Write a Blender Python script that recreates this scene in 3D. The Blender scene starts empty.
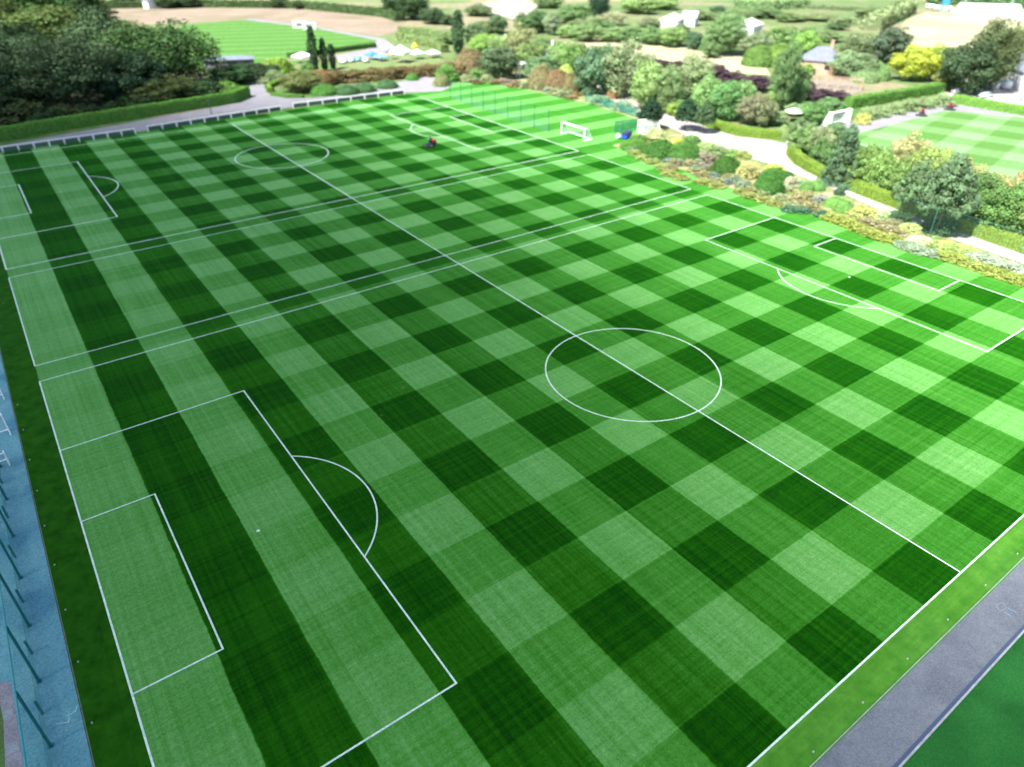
import bpy, bmesh, math, random
import numpy as np
from mathutils import Vector, Matrix
R = math.radians
C = bpy.context.scene.collection
sc = bpy.context.scene

# ------------------------------------------------------------------ camera
cd = bpy.data.cameras.new('camera'); cam = bpy.data.objects.new('camera', cd); C.objects.link(cam)
cd.sensor_width = 36.0; cd.lens = 24.686; cd.clip_start = .5; cd.clip_end = 6000
cam.matrix_world = Matrix(((0.809809, 0.320739, -0.491259, 3.824480), (-0.586692, 0.444543, -0.676885, -43.487058), (0.001282, 0.836366, 0.548170, 39.616276), (0, 0, 0, 1)))
cd.dof.use_dof = True; cd.dof.focus_distance = 47.0; cd.dof.aperture_fstop = 0.105
sc.camera = cam
# ------------------------------------------------------------------ light
SUN_EL = R(54); SUN_DIR = Vector((1.0, .12, 0)).normalized()      # the way the light travels over the ground
w = bpy.data.worlds.new('World'); sc.world = w; w.use_nodes = True
sky = w.node_tree.nodes.new('ShaderNodeTexSky'); sky.sky_type = 'NISHITA'; sky.sun_disc = False
sky.sun_elevation = SUN_EL; sky.sun_rotation = R(270 - 6.8)
w.node_tree.links.new(sky.outputs[0], w.node_tree.nodes['Background'].inputs[0])
w.node_tree.nodes['Background'].inputs[1].default_value = .08
sl = bpy.data.lights.new('sun', 'SUN'); sl.energy = 5.0; sl.angle = R(.53); sl.color = (1, .955, .88)
so = bpy.data.objects.new('sun', sl); C.objects.link(so)
tr = Vector((SUN_DIR.x * math.cos(SUN_EL), SUN_DIR.y * math.cos(SUN_EL), -math.sin(SUN_EL)))
so.rotation_euler = tr.to_track_quat('-Z', 'Y').to_euler(); so.location = (0, 0, 200)
sc.view_settings.view_transform = 'Standard'; sc.view_settings.look = 'None'
sc.view_settings.exposure = 1.8; sc.view_settings.gamma = 1.0; sc.view_settings.use_curve_mapping = False
sc.render.engine = 'CYCLES'
cy = sc.cycles
cy.use_denoising = True; cy.max_bounces = 6; cy.diffuse_bounces = 3; cy.glossy_bounces = 2; cy.transparent_max_bounces = 16; cy.transmission_bounces = 3
cy.use_adaptive_sampling = True; cy.adaptive_threshold = .02

# ------------------------------------------------------------------ helpers
def tag(o, label=None, cat=None, group=None, kind=None):
    if label: o['label'] = label
    if cat: o['category'] = cat
    if group: o['group'] = group
    if kind: o['kind'] = kind
    return o
def empty(name, loc, rz=0):
    o = bpy.data.objects.new(name, None); C.objects.link(o); o.location = loc; o.rotation_euler = (0, 0, rz); o.empty_display_size = .3
    return o
def link(name, me, parent=None, mat=None):
    o = bpy.data.objects.new(name, me); C.objects.link(o)
    if mat is not None and not me.materials: me.materials.append(mat)
    if parent is not None: o.parent = parent
    return o
def obj(name, bm, mat, parent=None, smooth=False):
    me = bpy.data.meshes.new(name); bm.to_mesh(me); bm.free()
    if smooth:
        for p in me.polygons: p.use_smooth = True
    return link(name, me, parent, mat)
def box(bm, c, s, rz=0, bev=0):
    r = bmesh.ops.create_cube(bm, size=1)
    M = Matrix.Translation(c) @ Matrix.Rotation(rz, 4, 'Z') @ Matrix.Diagonal((*s, 1))
    bmesh.ops.transform(bm, matrix=M, verts=r['verts'])
    if bev:
        es = list({e for v in r['verts'] for e in v.link_edges})
        bmesh.ops.bevel(bm, geom=es, offset=bev, segments=2, affect='EDGES', profile=.5)
def tube(bm, a, b, r1, r2=None, n=8):
    a, b = Vector(a), Vector(b); d = b - a
    r = bmesh.ops.create_cone(bm, cap_ends=True, segments=n, radius1=r1, radius2=r1 if r2 is None else r2, depth=d.length)
    M = Matrix.Translation((a + b) / 2) @ d.to_track_quat('Z', 'Y').to_matrix().to_4x4()
    bmesh.ops.transform(bm, matrix=M, verts=r['verts'])
def ball(bm, c, s, seg=16):
    r = bmesh.ops.create_uvsphere(bm, u_segments=seg, v_segments=seg // 2 + 2, radius=1)
    bmesh.ops.transform(bm, matrix=Matrix.Translation(c) @ Matrix.Diagonal((*s, 1)), verts=r['verts'])
def poly(bm, pts, z):
    f = bm.faces.new([bm.verts.new((p[0], p[1], z)) for p in pts])
    if f.normal.z < 0 or (f.normal_update() or f.normal.z < 0): f.normal_flip()
def prism(bm, prof, y0, y1):
    """profile in x,z extruded along y"""
    a = [bm.verts.new((x, y0, z)) for x, z in prof]; b = [bm.verts.new((x, y1, z)) for x, z in prof]
    n = len(prof)
    bm.faces.new(a); bm.faces.new(b[::-1])
    for i in range(n): bm.faces.new((a[i], b[i], b[(i + 1) % n], a[(i + 1) % n]))
    bmesh.ops.recalc_face_normals(bm, faces=bm.faces)
def sheet(name, pts, z, mat):
    bm = bmesh.new(); poly(bm, pts, z); bmesh.ops.triangulate(bm, faces=bm.faces)
    return tag(obj(name, bm, mat), kind='structure')

# ------------------------------------------------------------------ materials
def new_mat(name):
    m = bpy.data.materials.new(name); m.use_nodes = True
    nt = m.node_tree; return m, nt, nt.nodes['Principled BSDF']
class N:
    """tiny node-graph writer"""
    def __init__(s, nt): s.nt = nt
    def __call__(s, t, **k):
        n = s.nt.nodes.new(t)
        for a, b in k.items(): setattr(n, a, b)
        return n
    def put(s, sock, v):
        if isinstance(v, bpy.types.NodeSocket): s.nt.links.new(v, sock)
        else: sock.default_value = v
    def m(s, op, a, b=None, c=None):
        n = s('ShaderNodeMath', operation=op)
        for i, v in enumerate((a, b, c)):
            if v is not None: s.put(n.inputs[i], v)
        return n.outputs[0]
    def mix(s, f, a, b, blend='MIX'):
        n = s('ShaderNodeMix', data_type='RGBA', blend_type=blend)
        s.put(n.inputs[0], f); s.put(n.inputs[6], a); s.put(n.inputs[7], b)
        return n.outputs[2]
    def noise(s, vec, scale, detail=3, rough=.55):
        n = s('ShaderNodeTexNoise'); s.put(n.inputs['Vector'], vec); n.inputs['Scale'].default_value = scale
        n.inputs['Detail'].default_value = detail; n.inputs['Roughness'].default_value = rough
        return n.outputs[0]
    def rng(s, v, a, b, c, d, t='LINEAR'):
        n = s('ShaderNodeMapRange', interpolation_type=t); n.clamp = True
        for i, x in enumerate((v, a, b, c, d)): s.put(n.inputs[i], x)
        return n.outputs[0]
    def pos(s): return s('ShaderNodeNewGeometry').outputs['Position']
    def xyz(s, v):
        n = s('ShaderNodeSeparateXYZ'); s.put(n.inputs[0], v); return n.outputs
    def comb(s, x, y, z=0.0):
        n = s('ShaderNodeCombineXYZ')
        for i, v in enumerate((x, y, z)): s.put(n.inputs[i], v)
        return n.outputs[0]
    def ramp(s, f, stops):
        n = s('ShaderNodeValToRGB'); s.put(n.inputs[0], f); e = n.color_ramp.elements
        while len(e) < len(stops): e.new(.5)
        for q, (p, c) in zip(e, stops): q.position = p; q.color = (*c, 1)
        return n.outputs[0]
def mottled(name, c1, c2, scale=1.0, rough=.85, fine=None, c3=None, big=.02, spec=.2, bump=0):
    """two colours in patches, with fine grain"""
    m, nt, p = new_mat(name); g = N(nt); P = g.pos()
    a = g.rng(g.noise(P, scale, 4), .3, .7, 0, 1)
    col = g.mix(a, (*c1, 1), (*c2, 1))
    if c3: col = g.mix(g.rng(g.noise(P, big, 3), .5, .62, 0, 1), col, (*c3, 1))
    f = g.noise(P, fine or scale * 9, 2)
    col = g.mix(1.0, col, g.ramp(f, [(.25, (.72, .72, .72)), (.75, (1.28, 1.28, 1.28))]), 'MULTIPLY')
    nt.links.new(col, p.inputs['Base Color']); p.inputs['Roughness'].default_value = rough; p.inputs['Specular IOR Level'].default_value = spec
    if bump:
        b = g('ShaderNodeBump'); b.inputs['Strength'].default_value = bump; nt.links.new(f, b.inputs['Height']); nt.links.new(b.outputs[0], p.inputs['Normal'])
    return m
def plain(name, c, rough=.5, metal=0, var=.08, spec=.4):
    m, nt, p = new_mat(name); g = N(nt)
    f = g.noise(g('ShaderNodeTexCoord').outputs['Object'], 3.0, 4)
    lo = tuple(max(0, x * (1 - var)) for x in c); hi = tuple(min(1, x * (1 + var)) for x in c)
    nt.links.new(g.ramp(f, [(.3, lo), (.7, hi)]), p.inputs['Base Color'])
    p.inputs['Roughness'].default_value = rough; p.inputs['Metallic'].default_value = metal; p.inputs['Specular IOR Level'].default_value = spec
    return m
def foliage(name, trans=.22, bloom=False):
    """leaf colour comes from the object's own colour; every leaf face has its own tone"""
    m = bpy.data.materials.new(name); m.use_nodes = True; nt = m.node_tree; nt.nodes.remove(nt.nodes['Principled BSDF']); g = N(nt)
    if bloom:
        at = g('ShaderNodeAttribute', attribute_type='OBJECT', attribute_name='bloom'); base = at.outputs['Color']
    else: base = g.mix(1.0, g('ShaderNodeObjectInfo').outputs['Color'], (1.22, 1.25, .95, 1), 'MULTIPLY')
    t = g('ShaderNodeAttribute', attribute_name='tone'); tone = t.outputs['Fac']
    col = g.mix(1.0, base, g.ramp(g.m('MULTIPLY', tone, .5), [(0, (0, 0, 0)), (1, (2, 2, 2))]), 'MULTIPLY')
    hs = g('ShaderNodeHueSaturation'); hs.inputs['Saturation'].default_value = .86; nt.links.new(g.rng(tone, .5, 1.5, .488, .512), hs.inputs['Hue']); nt.links.new(col, hs.inputs['Color']); col = hs.outputs[0]
    d = g('ShaderNodeBsdfDiffuse'); nt.links.new(col, d.inputs[0])
    tl = g('ShaderNodeBsdfTranslucent'); nt.links.new(g.mix(1.0, col, (1.1, 1.15, .6, 1), 'MULTIPLY'), tl.inputs[0])
    mx = g('ShaderNodeMixShader'); mx.inputs[0].default_value = trans; nt.links.new(d.outputs[0], mx.inputs[1]); nt.links.new(tl.outputs[0], mx.inputs[2])
    gl = g('ShaderNodeBsdfGlossy'); gl.inputs['Roughness'].default_value = .55; gl.inputs[0].default_value = (.8, .85, .8, 1)
    m2 = g('ShaderNodeMixShader'); m2.inputs[0].default_value = 0.0 if bloom else .008
    nt.links.new(mx.outputs[0], m2.inputs[1]); nt.links.new(gl.outputs[0], m2.inputs[2])
    nt.links.new(m2.outputs[0], nt.nodes['Material Output'].inputs[0])
    return m
LEAF = foliage('leaves'); BLOOM = foliage('blossom', .3, True)
BARK = mottled('bark', (.10, .075, .05), (.17, .13, .095), 4, .9)
TWIG = mottled('twig', (.05, .04, .025), (.08, .06, .04), 4, .9)

def turf_mat(name, x0, x1, y_on=1.0, lift=0.0, con=1.0, pal=None, stripe_x=10.218, stripe_y=10.1, ang=0, off=(0, 0)):
    """striped mown turf: bands along both axes, fine mower lines, small wear"""
    m, nt, p = new_mat(name); g = N(nt)
    P0 = g.pos()
    vr = g('ShaderNodeVectorRotate', rotation_type='Z_AXIS'); nt.links.new(P0, vr.inputs['Vector']); vr.inputs['Angle'].default_value = ang
    P = vr.outputs[0]
    X, Y, _ = g.xyz(P)
    wob = g.m('MULTIPLY', g.m('SUBTRACT', g.noise(P, .22, 3), .5), .2)
    wob2 = g.m('MULTIPLY', g.m('SUBTRACT', g.noise(P, 1.7, 2), .5), .12)
    xs = g.m('ADD', g.m('ADD', X, g.m('ADD', wob, wob2)), off[0]); ys = g.m('ADD', g.m('ADD', Y, g.m('ADD', wob, wob2)), off[1])
    def band(v, per):   # 1 on light bands, 0 on dark, soft edge of ~0.15 m
        t = g.m('PINGPONG', g.m('ADD', g.m('DIVIDE', v, per / 2), .5), 1.0)     # 0..1..0, .5 at the edges
        return g.rng(t, .485, .515, 0, 1, 'SMOOTHSTEP')
    sx = band(xs, stripe_x); sy = band(ys, stripe_y)
    wy = g.rng(g.m('ADD', X, g.m('MULTIPLY', Y, .04)), 0, 47, .06, .48, 'SMOOTHSTEP') if y_on == 1.0 else g.rng(X, -9999, -9998, y_on, y_on)  # cross bands strengthen with X: view-angle sheen put into the colour
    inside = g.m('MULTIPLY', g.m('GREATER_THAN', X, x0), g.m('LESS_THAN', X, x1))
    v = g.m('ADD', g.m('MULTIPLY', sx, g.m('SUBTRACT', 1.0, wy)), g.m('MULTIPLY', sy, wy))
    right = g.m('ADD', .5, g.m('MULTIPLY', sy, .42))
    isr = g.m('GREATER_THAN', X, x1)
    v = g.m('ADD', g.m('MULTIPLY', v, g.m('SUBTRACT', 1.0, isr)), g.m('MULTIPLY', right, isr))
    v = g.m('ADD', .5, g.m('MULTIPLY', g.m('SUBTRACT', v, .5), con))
    # mower lines and grain
    l1 = g.noise(g.comb(g.m('MULTIPLY', X, 2.6), g.m('MULTIPLY', Y, .025)), 1.0, 3, .75)
    l2 = g.noise(g.comb(g.m('MULTIPLY', X, .025), g.m('MULTIPLY', Y, 2.8)), 1.0, 3, .75)
    gr = g.noise(P, 5.5, 4, .75); gr2 = g.noise(P, .13, 4, .6)
    v = g.m('ADD', v, g.m('MULTIPLY', g.m('SUBTRACT', l1, .5), .74))
    v = g.m('ADD', v, g.m('MULTIPLY', g.m('SUBTRACT', l2, .5), .56))
    v = g.m('ADD', v, g.m('MULTIPLY', g.m('SUBTRACT', gr2, .5), .24))
    v = g.m('ADD', g.m('ADD', v, lift), g.m('MULTIPLY', g.m('SUBTRACT', gr, .5), .2))
    v = g.m('ADD', .14, g.m('MULTIPLY', v, .72))
    col = g.ramp(v, pal or TURF)
    fine = g.m('ADD', g.m('MULTIPLY', g.noise(P, 3.2, 4, .8), .5), g.m('MULTIPLY', g.noise(P, 11, 2, .7), .5))
    col = g.mix(1.0, col, g.ramp(fine, [(.34, (.66, .72, .6)), (.66, (1.34, 1.28, 1.4))]), 'MULTIPLY')
    if x0 == 0:
        # unstriped margins: bottom run-off, the lanes between pitches, the rough left verge
        bot = g.m('LESS_THAN', Y, -34.2)
        lane = g.m('MULTIPLY', g.m('GREATER_THAN', Y, 34.3), g.m('LESS_THAN', Y, 37.8)); lane2 = g.m('MULTIPLY', g.m('GREATER_THAN', Y, 65.4), g.m('LESS_THAN', Y, 68.5))
        lanes = g.m('MULTIPLY', g.m('ADD', lane, lane2), .2)
        col = g.mix(lanes, col, (.03, .17, .012, 1))
        rough_n = g.rng(g.noise(P, .8, 5, .7), .3, .7, 0, 1)
        run = g.mix(rough_n, (.035, .155, .012, 1), (.088, .245, .028, 1))
        track = g.rng(g.noise(g.comb(g.m('MULTIPLY', X, .03), g.m('MULTIPLY', Y, 2.5)), 1, 2), .4, .65, 0, 1)
        run = g.mix(g.m('MULTIPLY', track, .35), run, (.025, .11, .008, 1))
        col = g.mix(bot, col, run)
        verge = g.mix(rough_n, (.005, .047, .001, 1), (.020, .102, .004, 1))
        lf = g.rng(X, -.15, 0.05, 1, 0)
        col = g.mix(lf, col, verge)
        worn = g.m('MULTIPLY', g.rng(g.noise(P, .55, 2), .735, .79, 0, 1), .5)
        col = g.mix(worn, col, (.16, .19, .03, 1))
        dots = g.m('MULTIPLY', g.rng(g.noise(P, 1.6, 2), .72, .76, 0, 1), .35)
        col = g.mix(dots, col, (.02, .05, .006, 1))
    nt.links.new(col, p.inputs['Base Color']); p.inputs['Roughness'].default_value = .8; p.inputs['Specular IOR Level'].default_value = .03; nt.links.new(g.m('MULTIPLY', g.rng(v, .36, .86, 0, 1), .13), p.inputs['Sheen Weight']); p.inputs['Sheen Roughness'].default_value = .45; p.inputs['Sheen Tint'].default_value = (1, 1, .92, 1)
    b = g('ShaderNodeBump'); b.inputs['Strength'].default_value = .25; b.inputs['Distance'].default_value = .03
    nt.links.new(g.noise(P, 14, 3, .8), b.inputs['Height']); nt.links.new(b.outputs[0], p.inputs['Normal'])
    return m
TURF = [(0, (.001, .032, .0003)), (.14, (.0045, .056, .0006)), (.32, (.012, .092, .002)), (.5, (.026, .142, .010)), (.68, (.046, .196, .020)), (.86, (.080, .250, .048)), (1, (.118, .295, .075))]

# ------------------------------------------------------------------ made-up cloud, out of view, added to shade the near corner of the pitch
def add_shade_cloud():
    h = 450.0; k = h / math.tan(SUN_EL)
    cx_, cy_ = -145 - SUN_DIR.x * k, 58 - SUN_DIR.y * k
    bm = bmesh.new(); r = bmesh.ops.create_uvsphere(bm, u_segments=64, v_segments=24, radius=1)
    rnd = random.Random(3)
    for v in bm.verts:
        s = 1 + .06 * math.sin(5 * v.co.x + 1) * math.cos(4 * v.co.y) + .03 * rnd.random()
        v.co = Vector((v.co.x * 310 * s, v.co.y * 310 * s, v.co.z * (34 if v.co.z > 0 else 14) * s))
    m = bpy.data.materials.new('added_shade_vapour'); m.use_nodes = True; nt = m.node_tree; nt.nodes.remove(nt.nodes['Principled BSDF']); g = N(nt)
    P = g('ShaderNodeTexCoord').outputs['Object']; X, Y, Z = g.xyz(P)
    rad = g.m('SQRT', g.m('ADD', g.m('MULTIPLY', X, X), g.m('MULTIPLY', Y, Y)))
    rad = g.m('ADD', rad, g.m('MULTIPLY', g.m('SUBTRACT', g.noise(P, .012, 3), .5), 50))
    a = g.rng(rad, 162, 257, .8, 0, 'SMOOTHSTEP')
    tp = g('ShaderNodeBsdfTransparent'); td = g('ShaderNodeBsdfDiffuse'); td.inputs[0].default_value = (.9, .92, .95, 1); t2 = g('ShaderNodeBsdfTranslucent'); t2.inputs[0].default_value = (.85, .9, .95, 1)
    tl = g('ShaderNodeMixShader'); tl.inputs[0].default_value = .22; nt.links.new(td.outputs[0], tl.inputs[1]); nt.links.new(t2.outputs[0], tl.inputs[2])
    mx = g('ShaderNodeMixShader'); nt.links.new(a, mx.inputs[0]); nt.links.new(tp.outputs[0], mx.inputs[1]); nt.links.new(tl.outputs[0], mx.inputs[2])
    nt.links.new(mx.outputs[0], nt.nodes['Material Output'].inputs[0])
    o = obj('added_shade_cloud', bm, m, smooth=True); o.location = (cx_, cy_, h); tag(o, kind='structure')
add_shade_cloud()

# ------------------------------------------------------------------ ground, lawns, roads
PALE = [(0, (.045, .125, .020)), (.5, (.080, .175, .045)), (1, (.145, .24, .115))]  # paler ramp for the far lawns, bright sun wash-out put into the colour
M_meadow = mottled('meadow_grass', (.065, .125, .04), (.125, .15, .06), .035, .9, .3, (.185, .165, .10), .016)
M_garden = mottled('garden_groundcover', (.04, .10, .02), (.09, .16, .04), .35, .9, 5, (.15, .13, .07), .12)
M_soil = mottled('bed_planting', (.10, .14, .04), (.20, .21, .08), .7, .95, 5, (.27, .2, .14), .3)
M_asph_blue = mottled('weathered_tarmac', (.085, .245, .275), (.15, .32, .335), .5, .8, 7, (.065, .195, .245), .25)
M_asph = mottled('grey_tarmac', (.118, .132, .152), (.142, .154, .172), .5, .8, 10, (.108, .12, .14), .3)
M_drive = mottled('pale_tarmac', (.165, .16, .18), (.21, .205, .22), .25, .85, 5)
M_path = mottled('resin_gravel', (.25, .225, .215), (.31, .285, .27), .5, .9, 6)
M_art = mottled('artificial_turf', (.005, .066, .008), (.010, .095, .013), .35, .85, 9, (.014, .108, .018), .12)
M_kerb = mottled('concrete_kerb', (.20, .22, .23), (.30, .32, .32), 1.5, .85)
M_white = plain('white_paint', (.80, .82, .80), .6)
M_linep = mottled('line_paint', (.42, .56, .43), (.62, .74, .63), 1.2, .85)
M_brown = mottled('stubble', (.17, .135, .10), (.215, .175, .13), .05, .95, 1.0, (.14, .12, .075), .03)
M_hay = mottled('mown_hay', (.28, .255, .16), (.33, .30, .19), .06, .95, .8, (.25, .26, .13), .03)
M_yard = mottled('pale_yard', (.33, .30, .28), (.42, .39, .36), .1, .9)
M_pave = mottled('mauve_paving', (.20, .185, .20), (.28, .255, .27), 1.2, .85)

bm = bmesh.new(); poly(bm, [(-900, -900), (2600, -900), (2600, 2600), (-900, 2600)], 0); tag(obj('ground', bm, M_meadow), kind='structure')
sheet('garden_ground', [(110.58, -22.48), (106.31, 66.43), (110.23, 137.38), (56.65, 137.27), (4.61, 134.74), (-5.13, 146.35), (13.68, 333.55), (64.66, 231.93), (99.31, 212.36), (144.22, 193.84), (161.04, 168.44), (192.83, 173.80), (178.50, 102.97), (183.17, 72.22), (191.80, 62.96), (160.95, -5.10)], .012, M_garden)
sheet('woodland_floor', [(-5.34, 139.20), (-5.02, 150.11), (5.79, 149.43), (31.14, 155.53), (52.37, 159.63), (60.85, 179.62), (67.05, 211.24), (78.86, 287.33), (73.71, 376.00), (61.27, 475.33), (5.76, 514.31)], .024, mottled('shaded_leaf_litter', (.03, .035, .016), (.055, .06, .025), .5, .95, 5))  # leaf litter darkened, tree shade put into its colour
sheet('planting_bed', [(123.23, 100.32), (109.46, 68.03), (103.35, 46.42), (102.08, 26.83), (101.47, 14.78), (100.94, 4.35), (105.68, -17.55), (113.10, -17.00), (116.25, -2.42), (119.79, 14.10), (124.68, 31.10), (126.67, 45.38), (129.66, 62.77), (135.02, 83.77), (145.83, 118.95), (141.05, 141.42), (126.69, 155.77), (111.68, 139.80)], .03, M_soil)
EDGE = [(107.75, -19.04), (107.79, -13.56), (108.26, -4.93), (108.33, 4.01), (108.49, 12.41), (108.22, 23.03), (108.43, 31.95), (109.44, 42.04), (109.91, 50.08), (109.94, 56.94), (110.02, 62.82), (111.04, 67.88), (121.28, 69.85), (127.96, 74.01), (131.99, 82.07), (133.53, 92.95), (134.41, 103.99), (133.00, 114.45), (132.42, 124.99), (130.59, 137.16), (125.98, 146.20), (118.74, 147.52), (109.12, 139.89)]
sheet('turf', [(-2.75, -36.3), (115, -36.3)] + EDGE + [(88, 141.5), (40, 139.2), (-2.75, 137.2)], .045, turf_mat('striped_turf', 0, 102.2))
sheet('tarmac_walk', [(-10.5, -60), (-2.6, -60), (-2.6, 110), (-10.5, 110)], .03, M_asph_blue)
sheet('tarmac_road', [(-2.6, -39.1), (190, -39.1), (190, -36.15), (-2.6, -36.15)], .036, M_asph)
sheet('artificial_pitch', [(-2.6, -110), (190, -110), (190, -39.2), (-2.6, -39.2)], .03, M_art)
sheet('block_paving', [(-9.50, -1.42), (-5.96, -3.81), (-5.92, -5.34), (-5.91, -7.69), (-5.91, -11.23), (-9.75, -9.76)], .038, M_pave)
sheet('paving_slab', [(-6.55, -5.76), (-6.05, -5.89), (-6.00, -6.55), (-6.56, -6.46)], .046, M_kerb)
sheet('paving_slab', [(-6.61, -8.29), (-6.02, -8.35), (-5.99, -9.10), (-6.62, -9.00)], .046, M_kerb)
sheet('verge', [(-9.54, -2.72), (-6.63, -4.82), (-6.56, -6.46), (-6.74, -9.76), (-6.87, -11.85), (-9.78, -10.98)], .044, M_garden)
bm = bmesh.new(); box(bm, (85, -36.2, .03), (175, .06, .08)); tag(obj('kerb', bm, M_kerb), kind='structure')
bm = bmesh.new(); box(bm, (85, -39.15, .05), (175, .12, .16)); tag(obj('kerb', bm, M_kerb), kind='structure')
M_gutter = plain('drain_slot', (.05, .07, .12), .6)
bm = bmesh.new(); box(bm, (85, -38.98, .03), (175, .2, .03)); tag(obj('gutter', bm, M_gutter), kind='structure')
bm = bmesh.new(); box(bm, (-2.68, 37, .02), (.07, 200, .07)); tag(obj('kerb', bm, mottled('mossy_edging', (.09, .10, .08), (.15, .16, .12), 2), ), kind='structure')
sheet('driveway', [(-5.29, 140.94), (4.93, 138.67), (28.93, 138.74), (58.26, 142.02), (80.62, 144.74), (103.41, 142.26), (110.95, 138.58), (117.53, 142.78), (122.31, 152.77), (119.15, 161.14), (110.93, 158.90), (88.34, 152.17), (78.24, 151.16), (72.07, 154.77), (70.71, 165.61), (74.06, 177.51), (80.32, 184.73), (78.96, 188.76), (70.52, 181.93), (64.17, 162.01), (60.57, 156.77), (29.87, 148.99), (5.29, 143.21), (-5.18, 144.51)], .05, M_drive)
sheet('garden_path', [(147.00, 118.11), (139.63, 95.76), (134.75, 80.09), (129.66, 62.77), (126.68, 51.82), (126.67, 45.38), (126.66, 39.32), (124.68, 31.10), (122.88, 23.63), (119.79, 14.10), (117.28, 6.64), (115.85, -2.62), (114.47, -14.03), (122.59, -10.77), (124.60, 6.46), (127.25, 20.49), (131.11, 31.18), (134.09, 40.06), (141.63, 43.02), (150.55, 46.74), (154.95, 52.38), (146.96, 49.31), (142.30, 47.48), (141.94, 50.81), (138.48, 57.52), (139.61, 66.84), (141.64, 75.16), (145.33, 88.78), (150.47, 105.27), (154.67, 123.79)], .06, M_path)
sheet('far_lawn', [(157.28, 46.22), (164.82, 43.05), (202.77, 43.43), (213.36, 21.30), (136.15, -16.25), (133.42, 1.88), (150.17, 25.87)], .06, turf_mat('sunlit_pale_turf', -900, 2000, .5, .15, .8, PALE, 13, 13, R(-12), (2, 1)))  # paler than the main turf: sunlit wash-out put into the colour
sheet('far_lawn_path', [(147.27, 46.99), (163.98, 42.53), (202.40, 42.99), (212.79, 21.08), (220.41, 23.99), (215.80, 47.34), (193.45, 50.10), (176.52, 50.19), (162.89, 52.54)], .05, M_drive)
sheet('field_pitch', [(52.74, 221.43), (93.81, 342.13), (125.64, 341.93), (137.93, 297.16), (143.41, 241.56), (124.77, 225.18), (98.91, 220.57), (78.60, 212.24)], .05, turf_mat('field_turf', -900, 2000, .97, -.3, .4, PALE, 9, 12, R(22)))
sheet('field_border', [(123.26, 343.61), (127.35, 347.02), (140.10, 302.42), (147.74, 243.87), (139.38, 217.89), (127.91, 205.44), (108.58, 208.37), (110.99, 214.71), (129.03, 222.15), (143.41, 241.56), (137.93, 297.16)], .06, M_drive)
sheet('stubble_field', [(71.68, 444.08), (123.10, 417.97), (165.55, 378.09), (183.97, 314.09), (179.27, 277.06), (168.71, 264.46), (149.20, 252.11), (140.84, 304.21), (127.79, 348.31), (94.33, 344.14), (62.82, 364.03)], .03, M_brown)
sheet('hay_field', [(191.53, 183.98), (208.61, 195.32), (220.50, 181.62), (230.12, 153.44), (232.30, 123.01), (207.57, 100.20), (196.60, 118.94), (191.88, 141.38), (180.75, 154.41)], .03, M_hay)
sheet('hay_field', [(290.66, 110.44), (386.22, 155.45), (430.91, 169.11), (475.16, 103.29), (335.44, 55.09), (319.34, 96.43)], .03, M_hay)
sheet('gravel_yard', [(249.65, 335.97), (276.23, 354.61), (303.17, 360.48), (289.48, 322.38), (257.28, 291.34), (231.99, 264.30), (233.98, 278.83), (243.64, 307.12)], .03, mottled('bare_gravel', (.20, .19, .15), (.38, .35, .31), .08, .9))
sheet('car_park', [(219.02, 52.99), (243.80, 64.12), (264.46, 57.53), (302.26, 43.65), (229.76, 18.64), (224.21, 33.82), (220.81, 48.48)], .05, M_yard)
sheet('terrace', [(204.00, 88.59), (222.33, 85.50), (211.47, 70.30), (197.96, 68.03), (193.08, 78.21)], .05, mottled('terrace_paving', (.16, .14, .11), (.22, .19, .15), .4))
sheet('play_lawn', [(106.00, 202.50), (119.94, 208.35), (137.53, 219.20), (147.83, 199.83), (134.32, 177.39), (102.25, 186.16)], .05, mottled('worn_play_lawn', (.07, .14, .035), (.16, .17, .08), .2))

# ------------------------------------------------------------------ painted lines
def seg(bm, a, b, wd=.125, z=.05):
    a, b = Vector(a), Vector(b); d = (b - a).normalized(); n = Vector((-d.y, d.x)) * wd / 2; e = d * wd / 2
    a, b = a - e, b + e
    bm.faces.new([bm.verts.new((p.x, p.y, z)) for p in (a - n, b - n, b + n, a + n)])
def arc(bm, c, r, a0, a1, wd=.125, z=.05, n=64):
    for i in range(n):
        t0, t1 = a0 + (a1 - a0) * i / n, a0 + (a1 - a0) * (i + 1) / n
        bm.faces.new([bm.verts.new((c[0] + q * math.cos(t), c[1] + q * math.sin(t), z)) for q, t in ((r - wd / 2, t0), (r + wd / 2, t0), (r + wd / 2, t1), (r - wd / 2, t1))])
def spot(bm, c, z=.058):
    r = bmesh.ops.create_circle(bm, cap_ends=True, segments=14, radius=.14); bmesh.ops.translate(bm, vec=(c[0], c[1], z), verts=r['verts'])
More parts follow.
